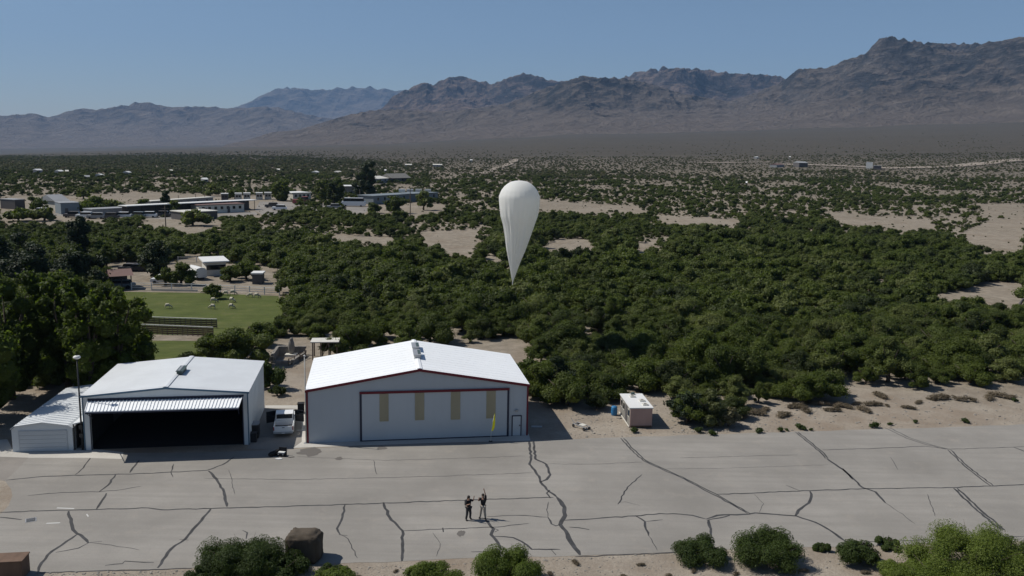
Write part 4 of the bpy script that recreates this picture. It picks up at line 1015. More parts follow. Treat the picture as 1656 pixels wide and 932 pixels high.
# bits beside the big hangar's left wall
def small_box(name, lab, cat, u, v, sx, sy, sz, m, lidm=None, rz=.16):
    o = thing(name, lab, cat, G(u, v), rz)
    MB().box(-sx/2, sx/2, -sy/2, sy/2, .02, sz).build('bin_body', m, o, bevel=.02)
    MB().box(-sx/2-.03, sx/2+.03, -sy/2-.03, sy/2+.03, sz+.002, sz+.07).build('lid', lidm or m, o)
    for x in (-sx/2+.08, sx/2-.08): MB().tube([(x-.03, -sy/2-.02, .07), (x+.03, -sy/2-.02, .07)], .07, 8).build('wheel', M['black'], o)
    return o
small_box('wheeled_bin', 'black wheeled bin by the back of the big hangar side wall', 'bin', 487, 668, .6, .6, .95, M['cloth_black'])
small_box('tool_cart', 'dark tool cart standing against the right wall of the open hangar', 'cart', 413, 706, .7, 1.0, 1.2, M['dark_metal'], M['far_grey'])
small_box('air_compressor', 'low dark compressor box beside the open hangar corner', 'compressor', 408, 714, .8, .6, .75, M['cloth_dark'])
o = MB().tube([(0, 0, .06), (.9, .1, .06), (1.3, .1, .4)], .03, 6).build('pipe_stub', M['far_white']); o.location = G(480, 697); tag(o, 'thin white pipe lying near the truck beside the big hangar', 'pipe')

# ------------------------------------------------------------------ hut, barrel and frame on the dirt
h0 = G(1018.5, 692); h1 = G(1054.5, 692.5); hw = (h1-h0).xy.length; hrz = math.atan2(h1.y-h0.y, h1.x-h0.x)-.03
hb = G(1000, 668); hl = (hb-h0).xy.length
hut = thing('portable_hut', 'small portable hut with pinkish end wall, grey side and flat white roof', 'hut', h0, hrz)
sk = (hb-h0).xy; ca, sa = math.cos(-hrz), math.sin(-hrz); kx = sk.x*ca-sk.y*sa; hrz2 = math.atan2(sk.y, sk.x)-math.pi/2
hut.rotation_euler.z = hrz2*.75+hrz*.25
HH = 1.95
for z_ in np.arange(1, 4, .01):
    if proj(h0.x, h0.y, z_)[1] < 661: HH = float(z_); break
for y in (0, hl-.08): MB().box(0, hw, y, y+.08, .1, HH).build('end_wall', M['pink'], hut)
for x in (0, hw-.08): MB().box(x, x+.08, .08, hl-.08, .1, HH).build('side_wall', M['hutgrey'], hut)
rh = MB().box(-.08, hw+.08, -.08, hl+.08, HH, HH+.09).build('roof', M['far_white'], hut)
for y_, x_ in ((.6, .8), (1.9, .8), (3.3, .5)):
    MB().box(hw*x_-.35, hw*x_+.15, y_, y_+.55, HH+.09, HH+.22).build('roof_hatch', M['cream'], rh)
    MB().box(hw*x_-.22, hw*x_+.02, y_+.12, y_+.42, HH+.221, HH+.24).build('hatch_lid', M['hutgrey'], rh)
MB().tube([(hw*.55, hl-.3, HH+.09), (hw*.55, hl-.3, HH+.3)], [.22, .18], 8).build('roof_fan', M['vent_green'], rh)
dh = MB().box(-.04, -.002, 1.3, 2.1, .2, HH-.2).build('door', M['far_dark'], hut); MB().box(-.07, -.04, 1.35, 1.42, .9, 1.).build('handle', M['metal'], dh)
for y_ in (.35, 2.6, 3.6):
    if y_+.7 < hl: wd = MB().box(-.03, -.002, y_, y_+.6, .95, HH-.3).build('window', M['glass'], hut); MB().box(-.045, -.03, y_-.04, y_+.64, HH-.3, HH-.24).box(-.045, -.03, y_-.04, y_+.64, .9, .95).build('frame', M['cream'], wd)
MB().box(-.12, -.05, .0, hl, .05, .14).build('base_skid', M['cream'], hut); MB().box(hw-.05, hw+.02, .0, hl, -.0, .1).build('base_skid', M['rust'], hut)
MB().box(.05, hw-.05, -.03, -.002, .1, .2).build('skirt', M['rust'], hut)
g_ = G(993, 671.5); br = thing('plastic_barrel', 'upright blue plastic barrel behind the back corner of the hut', 'barrel', g_)
MB().tube([(0, 0, 0), (0, 0, .1), (0, 0, .45), (0, 0, .8), (0, 0, .9)], [.27, .3, .31, .3, .26], 18).build('barrel_body', M['barrel'], br, True)
MB().tube([(0, 0, .3), (0, 0, .34)], [.325, .325], 18).build('hoop', M['barrel'], br); MB().tube([(0, 0, .6), (0, 0, .64)], [.325, .325], 18).build('hoop', M['barrel'], br)
g_ = G(940, 693); cf = thing('metal_cart_frame', 'low pale metal cart frame lying on the dirt right of the big hangar', 'cart frame', g_, R(130))
for y_ in (-.3, .3): MB().tube([(-.9, y_, .3), (.9, y_, .34)], .035, 6).build('rail', M['metal'], cf)
for x in (-.8, -.3, .2, .7): MB().tube([(x, -.3, .32), (x, .3, .32)], .03, 6).build('crossbar', M['metal'], cf)
for x in (-.7, .7):
    for y_ in (-.36, .36): MB().tube([(x, y_-.03, .16), (x, y_+.03, .16)], .16, 12).build('wheel', M['dark_metal'], cf)
MB().tube([(.9, 0, .34), (1.2, .05, .5), (1.3, .05, .7)], .03, 6).build('handle', M['metal'], cf); MB().box(-.5, .1, -.25, .25, .37, .42).build('deck', M['cream'], cf)
for k, (u, v, sx, lab) in enumerate([(868, 691, .5, 'flat pale scrap board in the shadow beside the big hangar')]):
    o = MB().box(-sx, sx, -.2, .2, 0, .08).build('scrap_board', M['metal']); o.location = G(u, v); tag(o, lab, 'board')

# ------------------------------------------------------------------ near verge: boulder, box, drain
g_ = G(489, 911); bw = 56*mpp(g_)/2
iv, itf = ico(4); 
sgn = np.sign(iv)*np.abs(iv)**.45; n3 = 1+.13*fbm(iv[:, 0]*2+3, iv[:, 1]*2+iv[:, 2]*2, 4)+.07*fbm(iv[:, 0]*7, iv[:, 1]*7+iv[:, 2]*7, 3)
bh = 2.3
for z_ in np.arange(1, 4, .02):
    if proj(g_.x, g_.y+.6, z_)[1] < 858: bh = float(z_); break
Vb = sgn*n3[:, None]*np.array([bw, bw*.8, bh/2*1.02])+np.array([0, bw*.6, bh/2-.1])
o = bpy.data.objects.new('boulder', np_mesh('boulder', Vb, itf, M['boulder'], True)); C.objects.link(o); o.location = g_; tag(o, 'big brown square-shouldered boulder standing at the near runway edge', 'boulder')
g0_ = G(-20, 941); bx = thing('utility_box', 'flat-topped brown utility box cut by the lower left corner', 'utility box', (g0_.x, g0_.y, 0), .15)
wbx = 1.95
MB().box(0, wbx, 0, 1.15, 0, 1.15).build('box_body', M['rust'], bx, bevel=.03); MB().box(-.05, wbx+.05, -.05, 1.2, 1.153, 1.22).build('lid', M['rust'], bx, bevel=.02)
a_, b_ = G(41, 842), G(60, 842); g_ = G(50, 841.5); dg = thing('drain_grate', 'small square drain grate sunk in the asphalt at lower left', 'drain', g_, .5)
MB().box(-.34, .34, -.34, .34, .016, .03).build('frame', M['metal'], dg)
MB().box(-.27, .27, -.27, .27, .031, .04).build('cover', M['dark_metal'], dg)
for q in (-.15, 0, .15): MB().box(-.24, .24, q-.02, q+.02, .041, .05).build('bar', M['metal'], dg)

# ------------------------------------------------------------------ balloon
bc = at_depth(829, 458, 104.)
ks = mpp(bc)
pf_ = [(458,0.1,829),(450,2.2,829.5),(440,4.6,830.5),(425,8.3,832),(405,14,834.5),(382,19.6,837),(364,24.3,838.4),(350,29,839),(338,31.2,839.6),(326,32.4,840),(318,32.6,840),(308,28.6,840),(301,23.2,840),(296,16.8,840.2),(293.2,10.6,840.4),(292,0.1,840.6)]
vs_ = [p[0] for p in pf_][::-1]; rs_ = [p[1] for p in pf_][::-1]; cs_ = [p[2] for p in pf_][::-1]
nv, na2 = 70, 96; Vv = []
for i_ in range(nv+1):
    v_ = 458-(458-292)*(1-(1-i_/nv)**1)
    if i_ > nv*.8: q = (i_/nv-.8)/.2; v_ = 458-(458-292)*(.8+.2*math.sin(q*math.pi/2))
    r0_ = float(np.interp(v_, vs_, rs_))*ks; cc = at_depth(float(np.interp(v_, vs_, cs_)), v_, 104.)-bc
    low = min(1, max(0, (v_-325)/60)); tip_ = min(1, max(0, (v_-375)/30))
    for k in range(na2):
        a = 2*math.pi*k/na2
        f_ = low*(.04*math.cos(7*a+.6)+.03*math.cos(13*a+v_*.02)+.03*math.cos(24*a))+.005*math.cos(24*a)*min(1, i_/8)*min(1, max(0, (v_-293)/25))
        sq = tip_*.16*abs(math.cos(1.5*a+.9))-tip_*.08
        lowr = 1+f_+sq
        Vv.append((cc.x+r0_*lowr*math.cos(a), cc.y+r0_*lowr*math.sin(a), cc.z))
Vv = np.array(Vv); i_, j_ = np.meshgrid(np.arange(nv), np.arange(na2), indexing='ij'); jj = (j_+1) % na2
Qv = np.stack([i_*na2+j_, i_*na2+jj, (i_+1)*na2+jj, (i_+1)*na2+j_], -1).reshape(-1, 4)
bt = thing('weather_balloon', 'white teardrop-shaped research balloon floating in front of the mesquite thicket', 'balloon', bc)
o = bpy.data.objects.new('envelope', np_mesh('envelope', Vv, Qv, M['film'], True)); C.objects.link(o); o.parent = bt
MB().tube([(0, 0, -.25), (0, 0, .1)], [.04, .06], 8).build('tie_off', M['far_white'], bt)

# ------------------------------------------------------------------ people
def skin_body(name, pts, edges, radii, m, parent=None, sub=2):
    me = bpy.data.meshes.new(name); me.from_pydata(pts, edges, []); me.update()
    o = bpy.data.objects.new(name, me); C.objects.link(o)
    md = o.modifiers.new('skin', 'SKIN'); sv = me.skin_vertices[0].data
    for k, r_ in enumerate(radii): sv[k].radius = (r_, r_) if not isinstance(r_, tuple) else r_
    sv[0].use_root = True; md.use_smooth_shade = True
    ss = o.modifiers.new('sub', 'SUBSURF'); ss.levels = sub; ss.render_levels = sub
    dg_ = bpy.context.evaluated_depsgraph_get(); ev_ = o.evaluated_get(dg_); nm = bpy.data.meshes.new_from_object(ev_)
    o.modifiers.clear(); o.data = nm; nm.materials.clear(); nm.materials.append(m)
    if parent: o.parent = parent
    return o
def person(lab, loc, rz, J, top, legs, group, extra=None):
    # J: joint dict
    names = list(J); idx = {n_: i_ for i_, n_ in enumerate(names)}
    E_ = [('pelvis', 'waist'), ('waist', 'chest'), ('chest', 'neck'), ('neck', 'head'), ('head', 'crown')]
    for s_ in 'LR': E_ += [('chest', 'sh'+s_), ('sh'+s_, 'el'+s_), ('el'+s_, 'wr'+s_), ('wr'+s_, 'ha'+s_), ('pelvis', 'hip'+s_), ('hip'+s_, 'kn'+s_), ('kn'+s_, 'an'+s_), ('an'+s_, 'toe'+s_)]
    Rd = dict(pelvis=(.15, .11), waist=(.135, .1), chest=(.165, .11), neck=.055, head=.09, crown=.075, sh=.062, el=.045, wr=.032, ha=.04, hip=.09, kn=.06, an=.042, toe=.04)
    rad = [Rd.get(n_, Rd.get(n_[:-1])) for n_ in names]
    b = skin_body('person', [J[n_] for n_ in names], [(idx[a], idx[c]) for a, c in E_], rad, M['skin'])
    b.location = loc; b.rotation_euler.z = rz; tag(b, lab, 'person', group)
    def sub_(nm, keys, ed, grow, m):
        grow += .012; ii = {n_: i_ for i_, n_ in enumerate(keys)}
        rr_ = [(tuple(x+grow for x in (Rd.get(n_) or Rd.get(n_[:-1]))) if isinstance((Rd.get(n_) or Rd.get(n_[:-1])), tuple) else (Rd.get(n_) or Rd.get(n_[:-1]))+grow) for n_ in keys]
        skin_body(nm, [J[n_] for n_ in keys], [(ii[a], ii[c]) for a, c in ed], rr_, m, b)
    sub_('shirt', ['pelvis', 'waist', 'chest', 'shL', 'shR', 'elL', 'elR'], [('pelvis', 'waist'), ('waist', 'chest'), ('chest', 'shL'), ('chest', 'shR'), ('shL', 'elL'), ('shR', 'elR')], .022, top)
    sub_('trousers', ['pelvis', 'hipL', 'hipR', 'knL', 'knR', 'anL', 'anR'], [('pelvis', 'hipL'), ('pelvis', 'hipR'), ('hipL', 'knL'), ('hipR', 'knR'), ('knL', 'anL'), ('knR', 'anR')], .02, legs)
    for s_ in 'LR':
        sub_('shoe', ['an'+s_, 'toe'+s_], [('an'+s_, 'toe'+s_)], .018, M['black'])
        # hand: four bent fingers and a thumb rooted in the palm
        h_ = Vector(J['ha'+s_]); d_ = (h_-Vector(J['wr'+s_])).normalized(); sd_ = d_.cross(Vector((0, 1, .3))).normalized(); hm_ = MB()
        for q in range(4):
            b0_ = h_+sd_*(.018*(q-1.5)); ln_ = [.07, .08, .075, .06][q]; fw = d_.cross(sd_)
            hm_.tube([b0_, b0_+d_*ln_*.6+fw*.01, b0_+d_*ln_+fw*.03], [.010, .009, .007], 5)
        hm_.tube([h_-sd_*.03, h_-sd_*.06+d_*.03, h_-sd_*.065+d_*.055], [.012, .01, .008], 5); hm_.build('fingers', M['skin'], b, True)
    hc = Vector(J['head'])*.35+Vector(J['crown'])*.65; fw = Vector((0, -1, 0))
    hr = MB().ball(hc+Vector((0, .025, .03)), (.105, .11, .1), 12, 8)
    if extra == 'long': hr.ball(hc+Vector((0, .08, -.12)), (.1, .06, .2), 10, 8)
    hr.build('hair', M['hair'], b, True)
    he = Vector(J['head']); fc_ = MB().ball(he+Vector((0, -.1, .0)), (.014, .022, .022), 6, 4)
    fc_.build('nose', M['skin'], b, True)
    ey = MB()
    for q in (-.033, .033): ey.ball(he+Vector((q, -.088, .03)), .011, 6, 4)
    ey.box(-.022+he.x, .022+he.x, he.y-.094, he.y-.086, he.z-.05, he.z-.043); ey.build('face_features', M['hair'], b)
    er = MB()
    for q in (-.092, .092): er.ball(he+Vector((q, 0, .01)), (.012, .02, .03), 6, 4)
    er.build('ears', M['skin'], b, True)
    return b
JA = dict(pelvis=(0, 0, .95), waist=(0, .0, 1.12), chest=(0, -.01, 1.38), neck=(0, -.02, 1.52), head=(0, -.03, 1.63), crown=(0, -.02, 1.72),
    shL=(-.19, 0, 1.43), elL=(-.3, -.1, 1.2), wrL=(-.17, -.3, 1.3), haL=(-.14, -.35, 1.33), shR=(.19, 0, 1.43), elR=(.34, -.12, 1.38), wrR=(.3, -.22, 1.66), haR=(.29, -.24, 1.74),
    hipL=(-.1, 0, .9), knL=(-.15, -.04, .5), anL=(-.2, .02, .08), toeL=(-.21, -.15, .045), hipR=(.1, 0, .9), knR=(.13, -.06, .5), anR=(.16, .02, .08), toeR=(.18, -.15, .045))
pa_ = person('person in dark clothes with a backpack, one hand raised to the head', G(757.5, 841), R(40), JA, M['cloth_black'], M['cloth_dark'], 'people on the runway', 'long')
bk = MB().box(-.16, .16, .12, .3, 1.02, 1.45).build('backpack', M['cloth_dark'], pa_, bevel=.05)
JB = dict(pelvis=(0, 0, .98), waist=(0, 0, 1.16), chest=(.01, 0, 1.42), neck=(.0, -.02, 1.56), head=(-.02, -.03, 1.67), crown=(-.03, -.0, 1.77),
    shL=(-.19, 0, 1.47), elL=(-.3, -.2, 1.38), wrL=(-.22, -.3, 1.58), haL=(-.2, -.32, 1.66), shR=(.19, 0, 1.49), elR=(.16, -.02, 1.83), wrR=(.08, -.02, 2.1), haR=(.05, -.02, 2.19),
    hipL=(-.1, 0, .93), knL=(-.16, -.02, .5), anL=(-.22, .02, .08), toeL=(-.24, -.15, .045), hipR=(.1, 0, .93), knR=(.13, 0, .5), anR=(.18, .04, .08), toeR=(.19, -.13, .045))
person('person in black top and light trousers reaching one arm straight up', G(781, 839), R(-15), JB, M['cloth_black'], M['cloth_tan'], 'people on the runway')

# ------------------------------------------------------------------ pasture: sheep, fences, pens
def sheep_mesh(seed):
    iv3, it3 = ico(3); r_ = np.random.RandomState(seed); d = 1+.12*fbm(iv3[:, 0]*5+seed, iv3[:, 1]*5+iv3[:, 2]*5, 3)
    return iv3*d[:, None]
SHP = [(271,499,0,'leftmost sheep, grazing alone on the grass pasture'),(331,475,1,'pale sheep near the lone tree, closest to the rail fence on its left'),(345,490,0,'sheep grazing just below the lone pasture tree'),(344,500,1,'sheep grazing in the open below the one nearest the lone tree'),
  (375,489,1,'darker-faced sheep right of the lone tree shadow'),(374,499,0,'brightest sheep in the middle, lowest right of the lone tree'),(365,478,0,'sheep just right of the lone tree by the fence, left of its pair'),(376,477,0,'sheep by the fence right of the lone tree, right of its pair'),
  (405,481,1,'left one of the two sheep at the right end of the pasture'),(415,482,1,'right one of the two sheep at the right end of the pasture')]
def make_sheep():
    rt = bpy.data.objects.new('sheep', None); ch = []
    # trunk, neck, head and legs as one skinned body
    pts = [(0, 0, .62), (-.36, 0, .62), (.32, 0, .64), (.52, 0, .5), (.66, 0, .26), (.78, 0, .14)]
    ed = [(0, 1), (0, 2), (2, 3), (3, 4), (4, 5)]; rd = [.25, .2, .2, .11, .09, .05]
    for fx, b_ in ((.3, 2), (-.34, 1)):
        for sy in (-.12, .12):
            k = len(pts); pts += [(fx, sy, .45), (fx+(.03 if fx > 0 else -.06), sy, .25), (fx, sy, .03)]; ed += [(b_, k), (k, k+1), (k+1, k+2)]; rd += [.07, .035, .03]
    b = skin_body('sheep', pts, ed, rd, M['wool'], None, 1); return b
shp = make_sheep()
hm_ = MB().ball((.72, 0, .2), (.12, .07, .08), 8, 6).ball((.62, .09, .3), (.05, .06, .02), 6, 4).ball((.62, -.09, .3), (.05, .06, .02), 6, 4)
for k, (u, v, f_, lab) in enumerate(SHP):
    o = shp if k == 0 else shp.copy()
    if k: C.objects.link(o)
    o.location = G(u, v); o.rotation_euler.z = [.3, 2.9, .1, 3.0, -.4, -.2, 3.3, .2, 3.1, -.1][k]; s = .95+.1*((k*37) % 5)/4; o.scale = (s, s, s)
    tag(o, lab, 'sheep', 'sheep on the pasture')
    if k == 0: hd0 = hm_.build('muzzle_and_ears', M['far_dark'], o)
    else: c = hd0.copy(); C.objects.link(c); c.parent = o
def rail_fence(name, lab, pts, m, h=1.3, rails=(.4, .8, 1.2), step=2.6, pr_=.06, rr2=.045, group=None):
    p0 = G(*pts[0]); t_ = thing(name, lab, 'fence', p0, 0, group)
    for k in range(len(pts)-1):
        a, b = G(*pts[k])-p0, G(*pts[k+1])-p0; n_ = max(1, round((b-a).length/step))
        for q in range(n_+(k == len(pts)-2)):
            c = a.lerp(b, q/n_); MB().box(c.x-pr_, c.x+pr_, c.y-pr_, c.y+pr_, -.1, h).build('post', m, t_)
        for z_ in rails: MB().tube([a+Vector((0, 0, z_)), b+Vector((0, 0, z_))], rr2, 5).build('rail', m, t_)
    return t_
rail_fence('rail_fence', 'long white rail fence between the ranch yard and the grass pasture', [(213, 469), (310, 471), (380, 474), (452, 478)], M['far_white'], 1.35, (.45, .85, 1.25), 3.2, .07, .05)
rail_fence('rail_fence', 'short white rail fence at the back of the ranch yard', [(288, 424), (318, 424)], M['far_white'], 1.2, (.6, 1.1), 3.)
# cattle pens: two long wire panels with pale top rails
for k, (a, b, lab) in enumerate([((233, 527), (351, 531), 'upper long wire pen panel with pale top rail below the pasture'), ((230, 540), (345, 545), 'lower long wire pen panel with pale top rail, nearest the hangars')]):
    p0, p1 = G(*a), G(*b); d = p1-p0; n_ = 14; t_ = thing('pen_fence', lab, 'fence', p0, math.atan2(d.y, d.x), 'pen panels'); L_ = d.length
    for q in range(n_+1): MB().box(q*L_/n_-.04, q*L_/n_+.04, -.04, .04, 0, 1.25).build('post', M['wood'], t_)
    MB().box(0, L_, -.09, .09, 1.252, 1.36).build('top_rail', M['cream'], t_)
    bdm = MB()
    for z_ in (.12, .39, .66, .93): bdm.box(0, L_, -.02, .02, z_, z_+.21)
    bdm.build('boards', M['rust'], t_)
o = MB().box(0, 8, 0, .06, 0, .35).build('low_board', M['cream']); o.location = G(246, 470.5); tag(o, 'low white board lying along the pasture fence', 'board')
# ruins / walled court with standing stone, and timber frame
def stone_wall(lab, a, b, h, th=.35):
    p0, p1 = G(*a), G(*b); d = p1-p0; L_ = d.length; r_ = random.Random(int(a[0])); mb = MB(); n_ = max(2, int(L_/.5))
    for row in range(max(1, int(h/.28))):
        for q in range(n_):
            x0 = q*L_/n_+(.12 if row % 2 else 0); mb.box(x0+.01, x0+L_/n_-.01, -th/2+r_.uniform(-.03, .03), th/2+r_.uniform(-.03, .03), row*.28+.003, row*.28+.275+r_.uniform(-.02, .0))
    o = mb.build('stone_wall', M['stone']); o.location = p0; o.rotation_euler.z = math.atan2(d.y, d.x); tag(o, lab, 'wall', 'low stone walls of the court')
stone_wall('long back wall of the stone court behind the standing stone', (447, 574), (494, 574), 1.2)
stone_wall('left side wall of the stone court next to the bushes', (440, 588), (449, 575), 1.2)
stone_wall('slanting low wall at the right side of the stone court', (472, 590), (493, 576), .8)
stone_wall('front low wall of the stone court facing the sandy yard', (446, 590), (468, 591), .6)
g_ = G(471.5, 576); ss_ = thing('standing_stone', 'tall grey carved standing stone inside the low-walled court', 'monument', g_)
mm_ = MB().ball((0, 0, 1.15), (.42, .34, 1.05), 12, 10).ball((.02, 0, 2.05), (.24, .22, .3), 10, 8).build('stone', M['stone'], ss_, False)
MB().box(-.7, .7, -.6, .6, 0, .3).build('plinth', M['cream'], ss_)
g_ = G(506, 582); tf = thing('shade_frame', 'open timber shade frame with flat pale roof behind the big hangar', 'shade frame', g_, .12)
fw_ = 2.9
for x in (0, fw_/3, 2*fw_/3, fw_):
    for y_ in (0, 1.8): MB().box(x-.07, x+.07, y_-.07, y_+.07, 0, 2.1).build('post', M['wood'], tf)
MB().box(-.25, fw_+.25, -.25, 2.1, 2.16, 2.26).build('roof', M['cream'], tf); MB().box(-.1, fw_+.1, -.09, .09, 2.1, 2.157).box(-.1, fw_+.1, 1.71, 1.89, 2.1, 2.157).build('beam', M['wood'], tf)
MB().tube([(fw_*.36, 0, .2), (fw_*.62, 0, 2.)], .05, 5).build('brace', M['wood'], tf)
rail_fence('timber_rail', 'sloping weathered timber rail running from the court to the sandy yard', [(467, 592), (494, 579)], M['wood'], .9, (.4, .8), 1.3, .05, .045)

# ------------------------------------------------------------------ far buildings, vehicles and poles
def building(name, lab, cat, a, b, depth, h, wm, rm, roofh=.0, over=.4, windows=0, doors=0, open_front=False, group=None, winm='glass'):
    p0, p1 = G(*a), G(*b); d = p1-p0; L_ = d.xy.length
    t_ = thing(name, lab, cat, p0, math.atan2(d.y, d.x), group)
    if open_front:
        n_ = max(2, int(L_/5)); 
        for q in range(n_+1): MB().box(q*L_/n_-.08, q*L_/n_+.08, 0, .16, 0, h).build('post', M['dark_metal'], t_)
        MB().box(0, L_, depth-.15, depth, 0, h).build('back_wall', wm, t_)
    else: MB().box(0, L_, 0, depth, 0, h).build('wall', wm, t_)
    if roofh > .3: MB().prism([(-over, h+.003), (depth+over, h+.003), (depth/2, h+roofh)], -over, L_+over, 'x').build('roof', rm, t_)
    else: MB().box(-over, L_+over, -over, depth+over, h+.003, h+.25).build('roof', rm, t_)
    for q in range(windows):
        x = L_*(q+.7)/(windows+.4); wv = MB().box(x-.5, x+.5, -.05, -.003, h*.45, h*.8).build('window', M[winm], t_)
    for q in range(doors):
        x = L_*(q+.3)/(doors); MB().box(x-.5, x+.5, -.06, -.003, .05, min(2.1, h*.8)).build('door', M['far_dark'], t_)
    return t_
W, D, Gy = M['far_white'], M['far_dark'], M['far_grey']
building('barn', 'white-roofed barn with shaded window band beyond the rail fence', 'barn', (334, 447), (366, 445.5), 7, 2.7, M['cream'], W, 0, .6, 4, 0)
building('small_shed', 'tiny white-roofed shed in the bushes right of the barn', 'shed', (408, 460), (424, 460), 2.5, 1.9, D, W, 0, .2, 0, 1)
building('storage_shed', 'small white shed between dark trees at far left', 'shed', (73, 476), (92, 474), 3, 2.6, M['cream'], W, 0, .2, 0, 0)
cpn = building('carport', 'brown-roofed carport beside the pasture fence', 'carport', (182, 470), (213, 468), 5, 2.5, D, M['brown_roof'], .9, .4, 0, 0, True)
building('long_stable', 'long low stable with one thin bright white roof line', 'stable', (207, 351), (412, 339), 3.5, 3.6, D, W, 0, .8, 0, 0, True)
building('long_stable', 'second long pale roof just behind the bright stable roof', 'stable', (245, 339), (345, 331), 3, 3, Gy, M['cream'], 0, .5, 6)
building('feed_store', 'pale long building with faded red stripe under its eave', 'building', (322, 346), (395, 343), 7, 3.0, M['cream'], M['brown_roof'], 0, .3, 7, 2)
building('low_barn', 'low open barn with dark bay in front of the red-striped building', 'barn', (300, 357), (352, 354), 9, 2.6, D, M['cream'], 0, .3, 0, 2)
building('warehouse', 'plain grey-green box warehouse at the left of the long stable', 'warehouse', (99, 347), (129, 346), 8, 3.8, M['far_blue'], Gy, 0, .1, 0, 1)
building('farm_house', 'pale gabled house behind the grey-green warehouse', 'house', (91, 341), (112, 340), 12, 3.4, M['cream'], Gy, 2.2, .5, 3)
building('storage_container', 'dark slatted container standing on sand at far left', 'container', (25, 339), (41, 338), 8, 3.4, D, Gy, 0, .1, 0, 2)
building('gravel_shed', 'low lilac-grey shed roof right of the warehouse', 'shed', (150, 350), (205, 347), 6, 2.2, Gy, Gy, 0, .2, 0, 0)
building('awning', 'white-roofed canopy left of the dark tall trees in the middle distance', 'canopy', (560, 316), (579, 316), 12, 4.5, Gy, W, 0, .5, 0, 0, True)
building('mobile_home', 'white-roofed mobile home beyond a red vehicle', 'mobile home', (474, 324), (503, 323), 10, 3.2, M['cream'], W, 0, .3, 4)
building('long_school', 'long blue-grey building with white boxes on its roof', 'building', (604, 331), (708, 324), 9, 3.6, M['far_blue'], M['far_blue'], 0, .4, 10)
building('brown_house', 'wide gabled brown house standing above the far scrub', 'house', (634, 296), (662, 295), 10, 3.2, D, M['hutgrey'], 3., 1., 4)
building('far_house', 'small pale house left of the wide brown house', 'house', (610, 297), (628, 296), 14, 3.2, Gy, M['cream'], 1.5, .5, 2)
building('white_tank_house', 'tiny white block on the pale clearing at far right', 'building', (1400, 274), (1411, 274), 10, 7, W, W, 0, .1, 0, 0)
building('far_house', 'dark little house beside the tiny white block at far right', 'house', (1412, 275), (1425, 275), 14, 4, D, Gy, 0, .3, 0)
building('far_house', 'red-tinged roof on the pale clearing far right, left of two others', 'house', (1256, 271), (1268, 270), 8, 3, Gy, M['brown_roof'], 1.2, .3, 0)
building('far_house', 'grey low house in the middle of the far right clearing', 'house', (1292, 271), (1306, 271), 16, 5, D, Gy, 1.5, .3, 0)
FHS = [(97,282,14,'far_white','white speck of a house in the green belt, upper left of the pair'),(106,282,10,'cream','cream speck of a house beside the white speck, upper left'),(137,292,16,'far_dark','dark roofed farm shed beyond the sand lot at left'),(165,289,9,'far_white','small white farm shed right of the dark roofed one'),
 (208,284,10,'far_white','white far house left of centre-left green belt'),(60,280,18,'far_white','long white far roof in the green belt at the left'),(330,296,14,'far_white','white house with scrub around, above the long stable end'),(275,281,8,'cream','cream far cottage in the scrub above the stable'),
 (448,279,9,'cream','cream speck of a house by the thin pale field'),(512,283,9,'far_white','white cottage in scrub above the red vehicle'),(622,280,5,'far_white','bright white speck above the brown house'),(546,283,14,'cream','low cream roofs in far scrub left of the tall dark trees'),
 (760,262,8,'far_white','white speck near the sloping dirt track'),(1224,257,6,'far_white','highest white speck on the desert slope, left'),(1276,257,5,'far_white','highest white speck on the desert slope, right'),(700,270,30,'cream','long pale far roof right of the tall dark trees'),
 (655,270,22,'cream','long cream far roof directly above the brown house'),(1206,301,4,'far_white','single white speck in the scrub right of the balloon')]
for u, v, pw, mm, lab in FHS:
    building('far_cottage', lab, 'house', (u, v), (u+pw*.5, v-.1), 5, 2.2, M[mm] if mm == 'far_dark' else Gy, M[mm] if mm != 'far_dark' else Gy, 1.0, .2, 1, 0, group='far cottages in the scrub')
for k, (u, v, lab) in enumerate([(648, 317, 'white rooftop box leftmost on the blue-grey building'), (661, 316, 'white rooftop box second from left on the blue-grey building'), (675, 315.5, 'white rooftop box second from right on the blue-grey building'), (690, 315, 'white rooftop box rightmost on the blue-grey building')]):
    g_ = G(u, 328); g_ = Vector((g_.x, g_.y+5, g_.z+4.66)); o = MB().box(-1.4, 1.4, -1, 1, .004, 1.3).build('rooftop_unit', W); o.location = g_; tag(o, lab, 'rooftop unit', 'white rooftop units')
# yard vehicles
def vehicle(name, lab, cat, u, v, L_, w_, h_, m, rz, cabin=(.25, .8), group=None):
    t_ = thing(name, lab, cat, G(u, v), rz, group)
    MB().prism([(-L_/2, .35), (L_/2, .35), (L_/2, h_*.55), (L_/2*.9, h_*.62), (-L_/2*.96, h_*.62), (-L_/2, h_*.5)], -w_/2, w_/2, 'y').build('body', m, t_, bevel=.05)
    c0, c1 = -L_/2+L_*cabin[0], -L_/2+L_*cabin[1]
    MB().prism([(c0-.25, h_*.622), (c1+.35, h_*.622), (c1, h_-.06), (c0, h_-.06)], -w_/2+.08, w_/2-.08, 'y').build('window', M['glass'], t_)
    MB().prism([(c0, h_-.058), (c1, h_-.058), (c1-.1, h_), (c0+.1, h_)], -w_/2+.1, w_/2-.1, 'y').build('roof', m, t_)
    for x in (-L_*.32, L_*.32):
        for y_ in (-w_/2, w_/2): MB().tube([(x, y_-.1, .33), (x, y_+.1, .33)], .33, 12).build('wheel', M['black'], t_)
    return t_
vehicle('parked_car', 'white car parked under the low trees by the rail fence', 'car', 266, 459, 4.6, 1.8, 1.7, M['white_paint'], .1)
vehicle('parked_car', 'grey-blue car parked beneath the brown carport', 'car', 196, 466, 4.6, 1.8, 1.5, M['far_blue'], .1)
